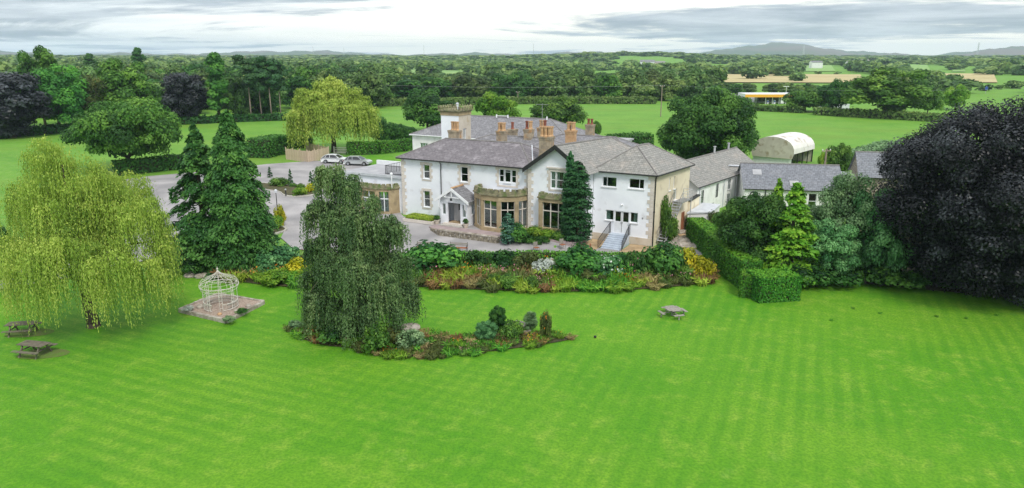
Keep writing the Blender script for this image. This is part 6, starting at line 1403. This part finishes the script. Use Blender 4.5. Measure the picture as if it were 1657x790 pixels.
def benches():
    rnd = random.Random(9)
    for px, py, lab in ((688, 408, 'rusty garden bench on the drive edge behind the large green shrub'), (742, 409, 'rusty garden bench with an orange seat at the drive edge, middle of the border')):
        x, y = g(px, py, -.55); t = thing('garden_bench', lab, 'bench', (x, y, T(x, y)+.09), -.12, 'garden benches along the drive')
        for i in range(3): m = MB(); m.box(-.85, -.25+.17*i, .44, .85, -.11+.17*i, .47); m.build('seat_slat', MATS['rust'], t)
        for i in range(2): m = MB(); m.box(-.85, .27, .60+.16*i, .85, .30, .70+.16*i); m.build('back_slat', MATS['grey_wood'], t)
        for s in (-1, 1):
            m = MB(); m.tube((s*.8, -.25, 0), (s*.8, -.25, .64), .03, n=4); m.tube((s*.8, .28, 0), (s*.8, .30, .92), .03, n=4); m.tube((s*.8, -.27, .64), (s*.8, .3, .66), .03, n=4); m.build('leg', MATS['black_paint'], t)
    for px, py, lab in ((868, 409, 'small brown wooden chair on the drive edge above the silver shrub'), (910, 407, 'small dark folding chair on the drive edge above the green shrub')):
        x, y = g(px, py, -.55); t = thing('garden_chair', lab, 'chair', (x, y, T(x, y)+.09), .5)
        m = MB(); m.box(-.22, -.22, .42, .22, .22, .46); m.build('seat', MATS['rust'], t); m = MB(); m.box(-.22, .19, .5, .22, .23, .95); m.build('backrest', MATS['grey_wood'], t)
        for a in (-.2, .2):
            for b in (-.2, .2): m = MB(); m.tube((a, b, 0), (a, b, .42), .025, n=4); m.build('leg', MATS['grey_wood'], t)
    x, y = g(955, 404, -.5); t = thing('boot_scraper', 'small dark cast iron post at the foot of the front steps', 'post', (x, y, T(x, y)+.09)); m = MB(); m.lathe([(0, 0), (.12, 0), (.07, .08), (.05, .4), (.09, .46), (.05, .6), (0, .62)], 8); m.build('post_body', MATS['rust'], t)
benches()
def rocks():
    rnd = random.Random(21); meshes = []
    for k in range(5):
        m = MB(); n = 9
        prof = [(0, 0), (.5, .0), (.55, .15), (.42, .34), (.2, .42), (0, .43)]; m.lathe(prof, n); m.v = [(x*(1+rnd.uniform(-.2, .2)), y*(1+rnd.uniform(-.25, .25)), z*(1+rnd.uniform(-.1, .15))) for x, y, z in m.v]; meshes.append(m.mesh('rock', MATS['rock']))
    P = [(14.4, 66.4), (18.8, 66.4), (21.5, 72.5), (20.5, 75), (19.3, 76), (16.3, 71)]; n = 0
    while n < 34:
        x, y = rnd.uniform(14, 22), rnd.uniform(66, 75)
        if not in_poly(x, y, P): continue
        o = link('rock', meshes[n % 5], None, (x, y, T(x, y)+.08), rnd.random()*6.28); s = rnd.uniform(.5, 1.5); o.scale = (s, s*.8, s*.8); tag(o, 'buff stone lying on the sandy bank right of the block', 'rock', 'stones on the sandy bank'); n += 1
    # row of larger boulders along the front of the bank, and rubble walling by the conifers
    for i, (px, py) in enumerate(((1085, 398), (1094, 399), (1104, 398), (1113, 399), (1122, 400), (1098, 390), (1110, 388), (1119, 389))):
        x, y = g(px, py, -.5); o = link('boulder', meshes[i % 5], None, (x, y, T(x, y)+.05), i*1.3); o.scale = (1.5, 1.0, 1.0); tag(o, 'flat buff boulder in the stepped edge of the sandy bank', 'boulder', 'boulders edging the sandy bank')
    for i, (px, py) in enumerate(((308, 449), (316, 448), (324, 450), (312, 443), (322, 443), (331, 449))):
        x, y = g(px, py, -.6); o = link('boulder', meshes[i % 5], None, (x, y, T(x, y)+.03), i*1.1); o.scale = (.9, .7, .8); tag(o, 'grey stone in the little rockery left of the conifers', 'boulder', 'rockery stones by the conifers')
rocks()
def fence():
    A, B, Cc = g(463, 258), g(499, 263), g(533, 256); D = (Cc[0]-6, Cc[1]+7); E_ = (A[0]+1, A[1]+9)
    Fx = thing('timber_fence', 'tall brown close-boarded timber fence enclosing a corner of the car park', 'fence', (A[0], A[1], 0)); bm = {}
    for p0, p1 in ((A, B), (B, Cc), (Cc, D)):
        l = math.dist(p0, p1); n = max(2, round(l/.32)); ang = math.atan2(p1[1]-p0[1], p1[0]-p0[0]); w = l/n
        for i in range(n):
            t = (i+.5)/n; h = 1.85 + random.uniform(-.04, .06); k = (round(w, 2), i % 4)
            if k not in bm: m = MB(); m.box(-w/2+.008, -.02 - .03*(i % 2), 0, w/2-.008, .02, h); bm[k] = m.mesh('board', MATS['fence_wood'])
            link('board', bm[k], Fx, (p0[0]+(p1[0]-p0[0])*t-A[0], p0[1]+(p1[1]-p0[1])*t-A[1], 0), ang)
        for i in range(0, n+1, 6): t = i/n; m = MB(); m.box(-.07, .02, 0, .07, .14, 2.1); m.build('post', MATS['fence_wood'], Fx, (p0[0]+(p1[0]-p0[0])*t-A[0], p0[1]+(p1[1]-p0[1])*t-A[1], 0), ang)
    # white field gate seen past the hedge end
    x, y = g(554, 250); t = thing('field_gate', 'pale five-bar field gate between the willow and the clipped hedge', 'gate', (x, y, 0))
    for i in range(4): m = MB(); m.box(-1.4, -.03, .25+.3*i, 1.4, .03, .35+.3*i); m.build('bar', MATS['white_metal'], t)
    for s in (-1.45, 1.45): m = MB(); m.box(s-.08, -.08, 0, s+.08, .08, 1.45); m.build('gate_post', MATS['white_metal'], t)
fence()
def car(label, x, y, rz, body):
    c = thing('parked_car', label, 'car', (x, y, T(x, y)+.09), rz, 'cars parked by the clipped hedge'); mt = MATS[body]
    # side profile (x forward), lofted across with tumblehome
    low = [(-2.15, .35), (-2.2, .62), (-2.12, .90), (-1.55, .98), (-.2, .97), (.85, .95), (1.75, .84), (2.15, .66), (2.2, .40), (2.1, .28), (-2.05, .28)]
    m = MB(); n = len(low); W = (.80, .88, .88, .80); Y = (-.80, -.88, .88, .80); vs_ = []
    for j, (yy, k) in enumerate(((-.72, .965), (-.88, 1), (.88, 1), (.72, .965))):
        for px, pz in low: vs_.append((px*k, yy, pz if pz < .5 else pz*(1 if j in (1, 2) else 1.02)))
    fs = [tuple(range(n))[::-1], tuple(range(3*n, 4*n))]
    for j in range(3):
        for i in range(n): a = j*n+i; b = j*n+(i+1) % n; fs.append((a, b, b+n, a+n))
    m.add(vs_, fs); m.build('body', mt, c, smooth=False)
    cab = [(-2.0, .95), (-1.55, 1.32), (-.9, 1.44), (.0, 1.45), (.35, 1.36), (1.05, .95)]
    m = MB(); q = [(-.78, 1), (-.60, .0)]
    b0 = [(px, -.80, .94) for px in (-2.0, 1.05)]; roof = [(-1.42, 1.40), (-.8, 1.45), (.0, 1.45), (.28, 1.40)]
    gl = [(-2.0, .94), (-1.42, 1.39), (-.8, 1.435), (.0, 1.435), (.28, 1.39), (1.05, .94)]
    k = len(gl); vs_ = [(a, -(.80 if b < 1 else .60), b) for a, b in gl] + [(a, (.80 if b < 1 else .60), b) for a, b in gl]
    m.add(vs_, [tuple(range(k))[::-1], tuple(range(k, 2*k))] + [(i, (i+1) % k, k+(i+1) % k, k+i) for i in range(k)]); m.build('glasshouse', MATS['car_glass'], c)
    m = MB(); m.add([(a, s, b) for s in (-.61, .61) for a, b in roof] + [(a, s, b-.03) for s in (-.61, .61) for a, b in roof], [(0, 1, 5, 4), (1, 2, 6, 5), (2, 3, 7, 6), (8, 12, 13, 9), (9, 13, 14, 10), (10, 14, 15, 11), (0, 8, 9, 1), (1, 9, 10, 2), (2, 10, 11, 3), (4, 5, 13, 12), (5, 6, 14, 13), (6, 7, 15, 14)]); m.build('roof', mt, c)
    m = MB()
    for s in (-1, 1):
        for (a, b), (d, e) in (((-2.0, .94), (-1.42, 1.41)), ((1.05, .94), (.28, 1.41)), ((-.62, .95), (-.66, 1.43)), ((-1.42, .95), (-1.25, 1.40))): m.tube((a, s*.815, b), (d, s*.615, e), .035, n=4)
    m.build('pillar', mt, c)
    for sx in (-1.35, 1.35):
        for s in (-1, 1):
            w = MB(); w.tube((sx, s*.70, .32), (sx, s*.90, .32), .33, n=14); o = w.build('wheel', MATS['tyre'], c); w = MB(); w.tube((sx, s*.89, .32), (sx, s*.915, .32), .21, n=10); w.build('rim', MATS['rim'], o)
    for s in (-1, 1):
        m = MB(); m.box(2.02, s*.66-.16, .60, 2.17, s*.66+.16, .74); m.build('headlight', MATS['lamp_clear'], c); m = MB(); m.box(-2.2, s*.70-.12, .68, -2.1, s*.70+.12, .88); m.build('tail_light', MATS['lamp_red'], c)
        m = MB(); m.box(.75, s*.95-.08, .95, .9, s*.95+.08, 1.08); m.build('mirror', mt, c)
    m = MB(); m.box(-2.235, -.26, .48, -2.2, .26, .6); m.build('number_plate', MATS['white_paint'], c)
x, y = g(541, 266); car('white hatchback parked behind the silver car, partly hidden by the birch top', x, y+.8, 2.95+PI, 'car_white')
x, y = g(578, 269); car('silver saloon car parked beside the clipped hedge and lawn patch', x, y+.6, -.16, 'car_silver')
x, y = g(539, 252); t = thing('parked_car', 'roof of a small pale car showing behind the white hatchback', 'car', (x, y, .05)); bpy.data.objects.remove(t)
GP = [g(*p) for p in ((597, 273), (640, 264), (636, 254), (600, 253), (585, 258))]; sheet('grass_patch', GP, MATS['lawn'], .16, 1.5)
def poles():
    def pole(label, px, yb, yt, arm=1.4):
        x, y = g(px, yb); h = zat(yt, y) - T(x, y); t = thing('utility_pole', label, 'utility pole', (x, y, T(x, y)), .3); m = MB(); m.tube((0, 0, 0), (0, 0, h), .17, .12, 7); m.build('pole', MATS['pale_bark'], t)
        m = MB(); m.box(-arm/2, -.06, h-.35, arm/2, .06, h-.22); m.build('crossarm', MATS['pale_bark'], t); m = MB()
        for s in (-.45, 0, .45): m.lathe([(0, h-.22), (.06, h-.22), (.07, h-.08), (0, h-.02)], 6, (s*arm, 0))
        m.build('insulators', MATS['white_paint'], t); return x, y, h
    a = pole('wooden utility pole standing in the middle pasture above the big round tree', 1069, 189, 138); b = pole('pale utility pole behind the cottage roof in the right pasture', 1331, 300, 241)
    c = pole('wooden utility pole at the far hedge behind the lime green tree', 838, 168, 148); d = pole('utility pole at the far left end of the wires by the petrol station', 1162, 165, 148)
    def wire(p, q, sag, lab):
        m = MB(); m.path([tuple(Vector(p).lerp(Vector(q), i/10) - Vector((0, 0, sag*4*(i/10)*(1-i/10)))) for i in range(11)], .014, 3); o = m.build('overhead_wire', MATS['galv']); tag(o, lab, 'wire')
    wire((a[0], a[1], a[2]), (-70, 250, 8.5), 1.2, 'overhead wire from the pasture pole towards the left wood'); wire((a[0], a[1], a[2]), (170, 205, 9.2), 1.6, 'overhead wire from the pasture pole towards the right above the barn')
    # tower pylons and masts on the skyline
    for px, yt, D_, lab in ((1284, 73, 3300, 'lattice pylon in front of the large hill'), (1556, 70, 3000, 'lattice pylon on the skyline at the right'), (862, 72, 3200, 'thin mast on the skyline near the middle'), (691, 74, 3400, 'thin mast on the skyline above the house tower'), (566, 78, 3600, 'faint mast on the skyline above the back willow'), (518, 76, 3600, 'faint mast on the skyline left of the willow top')):
        X = (px-828.5)/F*D_; z0 = T(X, D_); h = CH + (HY-yt)/F*D_ - z0; t = thing('pylon', lab, 'pylon', (X, D_, z0)); m = MB(); w = 3.5 if px > 1200 else .8
        for s in ((-1, -1), (1, -1), (1, 1), (-1, 1)): m.tube((s[0]*w, s[1]*w, 0), (s[0]*.4, s[1]*.4, h), .45, n=4)
        for i in range(7): z = h*(i+1)/8; k = w*(1-(i+1)/8)+.4; m.tube((-k, 0, z), (k, 0, z-h/9), .3, n=3)
        m.build('lattice_tower', MATS['galv'], t)
        if px > 1200:
            m = MB()
            for zf, l in ((.95, 5), (.84, 7), (.73, 6)): m.tube((-l, 0, h*zf), (l, 0, h*zf), .45, n=4)
            m.build('crossarm', MATS['galv'], t)
    # lamp posts on the drive
    for px, yb, yt, lab in ((508, 362, 312, ''),): pass
    x, y = g(449, 342); t = thing('lamp_post', 'dark lamp post on the kerb beside the broad conifer', 'lamp post', (x, y, .1)); m = MB(); m.tube((0, 0, 0), (0, 0, 1.7), .06, .04, 6); m.build('post', MATS['black_paint'], t); m = MB(); m.lathe([(0, 1.7), (.16, 1.74), (.2, 2.0), (.05, 2.12), (0, 2.13)], 8); m.build('lamp_head', MATS['lead'], t)
    x, y = g(463, 319); t = thing('bollard_light', 'short dark bollard light at the kerb of the drive island', 'bollard', (x, y, .2)); m = MB(); m.tube((0, 0, 0), (0, 0, .7), .08, .08, 7); m.build('bollard_post', MATS['black_paint'], t); m = MB(); m.tube((0, 0, .7), (0, 0, .85), .12, .10, 7); m.build('lamp_head', MATS['galv'], t)
    x, y = g(963, 548, -.6); m = MB(); m.lathe([(0, -.0), (.07, .02), (.10, .09), (.07, .15), (0, .18)], 10); tag(m.build('football', MATS['leaf_dark'] if False else MATS['black_paint'], None, (x, y, T(x, y)+.05)), 'small dark ball lying on the lawn right of the island bed', 'ball')
poles()
def petrol():
    x0, y0 = g(1197, 176); x1, y1 = g(1282, 178); Y = 262.; X0 = (1199-828.5)/F*Y; X1 = (1282-828.5)/F*Y; zt, zb = zat(152, Y), zat(157.5, Y)
    S = thing('filling_station', 'filling station with a long orange edged white canopy beyond the far pasture', 'petrol station', (X0, Y, 0)); w = X1-X0
    m = MB(); m.box(0, 0, zb+.1, w, 9, zt); m.build('canopy', MATS['white_paint'], S); m = MB(); m.box(-.1, -.12, zb, w+.1, -.01, zt-.25); m.build('canopy_fascia', MATS['canopy_orange'], S)
    for i in range(5): m = MB(); m.tube((w*(.42+.13*i), 1.5, -.5), (w*(.42+.13*i), 1.5, zb), .14, n=6); m.build('column', MATS['white_paint'], S)
    for i in range(4):
        m = MB(); m.box(w*(.46+.13*i)-.35, 1.2, -.3, w*(.46+.13*i)+.35, 1.9, 1.35); o = m.build('pump', MATS['white_paint' if i % 2 else 'grey_door'], S); m = MB(); m.box(w*(.46+.13*i)-.25, 1.17, .6, w*(.46+.13*i)+.25, 1.2, 1.2); m.build('pump_display', MATS['sign_red' if i == 2 else 'sign_blue'], o)
    m = MB(); m.box(w*.35, 9.5, -.5, w+2, 16, 2.8); m.build('shop', MATS['old_render'], S); m = MB(); m.box(w*.40, 9.4, .3, w+1, 9.49, 2.0); m.build('shop_window', MATS['car_glass'], S)
    m = MB(); m.box(w*.70, .8, .2, w*.70+1.1, 1.0, 3.0); m.build('price_sign', MATS['white_paint'], S); 
    x, y = g(1186, 166); Kk = thing('kiosk_building', 'low white building with a pyramid grey roof left of the filling station', 'building', (x-5, y, 0)); ze, zr = zat(161, y), zat(149, y)
    hip_roof(Kk, [(-5.5, -2), (11.5, -2), (11.5, 12), (-5.5, 12)], ze, [(2.7, 5), (3.3, 5)], zr, 'slate_grey'); wall(Kk, (-5, -1.6), (11, -1.6), -1, ze, MATS['white_paint']); wall(Kk, (11, -1.6), (11, 11), -1, ze, MATS['white_paint']); wall(Kk, (-5, 11), (-5, -1.6), -1, ze, MATS['white_paint'])
    for px, yb, yt, lab in ((1271, 160, 140, 'slim white lamp column above the filling station canopy'), (1348, 172, 153, 'slim white lamp column on the road right of the dark round tree')):
        x, y = g(px, yb); h = zat(yt, y); t = thing('street_lamp', lab, 'street lamp', (x, y, 0)); m = MB(); m.tube((0, 0, 0), (0, 0, h), .12, .08, 6); m.build('column', MATS['white_paint'], t); m = MB(); m.box(-1.3, -.12, h-.1, .0, .12, h+.1); m.box(.15, -.12, h-.1, 1.0, .12, h+.1); m.build('lamp_head', MATS['white_paint'], t)
    # low wall / vehicles by the road
    x, y = g(1345, 176); t = thing('road_barrier', 'pale low barrier beside the road right of the filling station', 'barrier', (x, y, 0)); m = MB(); m.box(-5, 0, 0, 6, .4, 1.5); m.build('barrier_panel', MATS['lead'], t)
    x, y = g(1595, 152); t = thing('road_sign', 'small blue road sign beyond the copper beech', 'road sign', (x, y, T(x, y))); m = MB(); m.box(-.6, 0, 1.8, .6, .1, 3.2); m.build('sign_plate', MATS['sign_blue'], t); m = MB(); m.tube((0, .2, 0), (0, .2, 3.5), .08); m.build('post', MATS['galv'], t)
petrol()
def farms():
    for px, py, w, h, wm, rm, lab in ((1040, 102.5, 40, 6, 'white_paint', 'slate_grey', 'distant white farm building on the hill field'), (1058, 103.5, 34, 5, 'cream_render', 'slate_lichen', 'distant buff barn right of the white farm building'), (1366, 104.5, 36, 6, 'old_render', 'slate_grey', 'distant pale farm roofs left of the hill foot'), (1378, 103, 30, 7, 'cream_render', 'slate_lichen', 'distant buff farm house beside the pale farm roofs'), (1306, 103, 26, 5, 'old_render', 'slate_grey', 'small distant white farm building below the large hill'), (1408, 104, 26, 5, 'cream_render', 'slate_lichen', 'distant buff barn right of the farm roofs'), (330, 92, 60, 8, 'cream_render', 'slate_lichen', 'row of distant buff roofs on the left skyline'), (790, 92, 40, 8, 'old_render', 'slate_grey', 'far off building on the skyline above the house')):
        D_ = 900 if py > 98 else 2200; X = (px-828.5)/F*D_; z = CH - (py-HY)/F*D_; w *= .42; h *= .8; pts = [(X-w/2, D_), (X+w/2, D_-6), (X+w/2+3, D_+10), (X-w/2+3, D_+16)]
        R, *_ = gable_building('farm_building', lab, 'building', pts, -12, h*.55, h, wm, rm); R.location.z = z
farms()

def tell_apart():
    by = {}
    for o in C.objects:
        if o.parent is None and 'label' in o.keys(): by.setdefault(o['label'], []).append(o)
    for lab, os_ in by.items():
        if 2 <= len(os_) <= 8 and len(lab.split()) <= 13:
            os_.sort(key=lambda o: o.location.x/max(o.location.y, 1)); w_ = ['left one', 'right one'] if len(os_) == 2 else ['leftmost one'] + [q + ' from left' for q in ('second', 'third', 'fourth', 'fifth', 'sixth', 'seventh')][:len(os_)-2] + ['rightmost one']
            for o, q in zip(os_, w_): o['label'] = lab + ', ' + q
tell_apart()
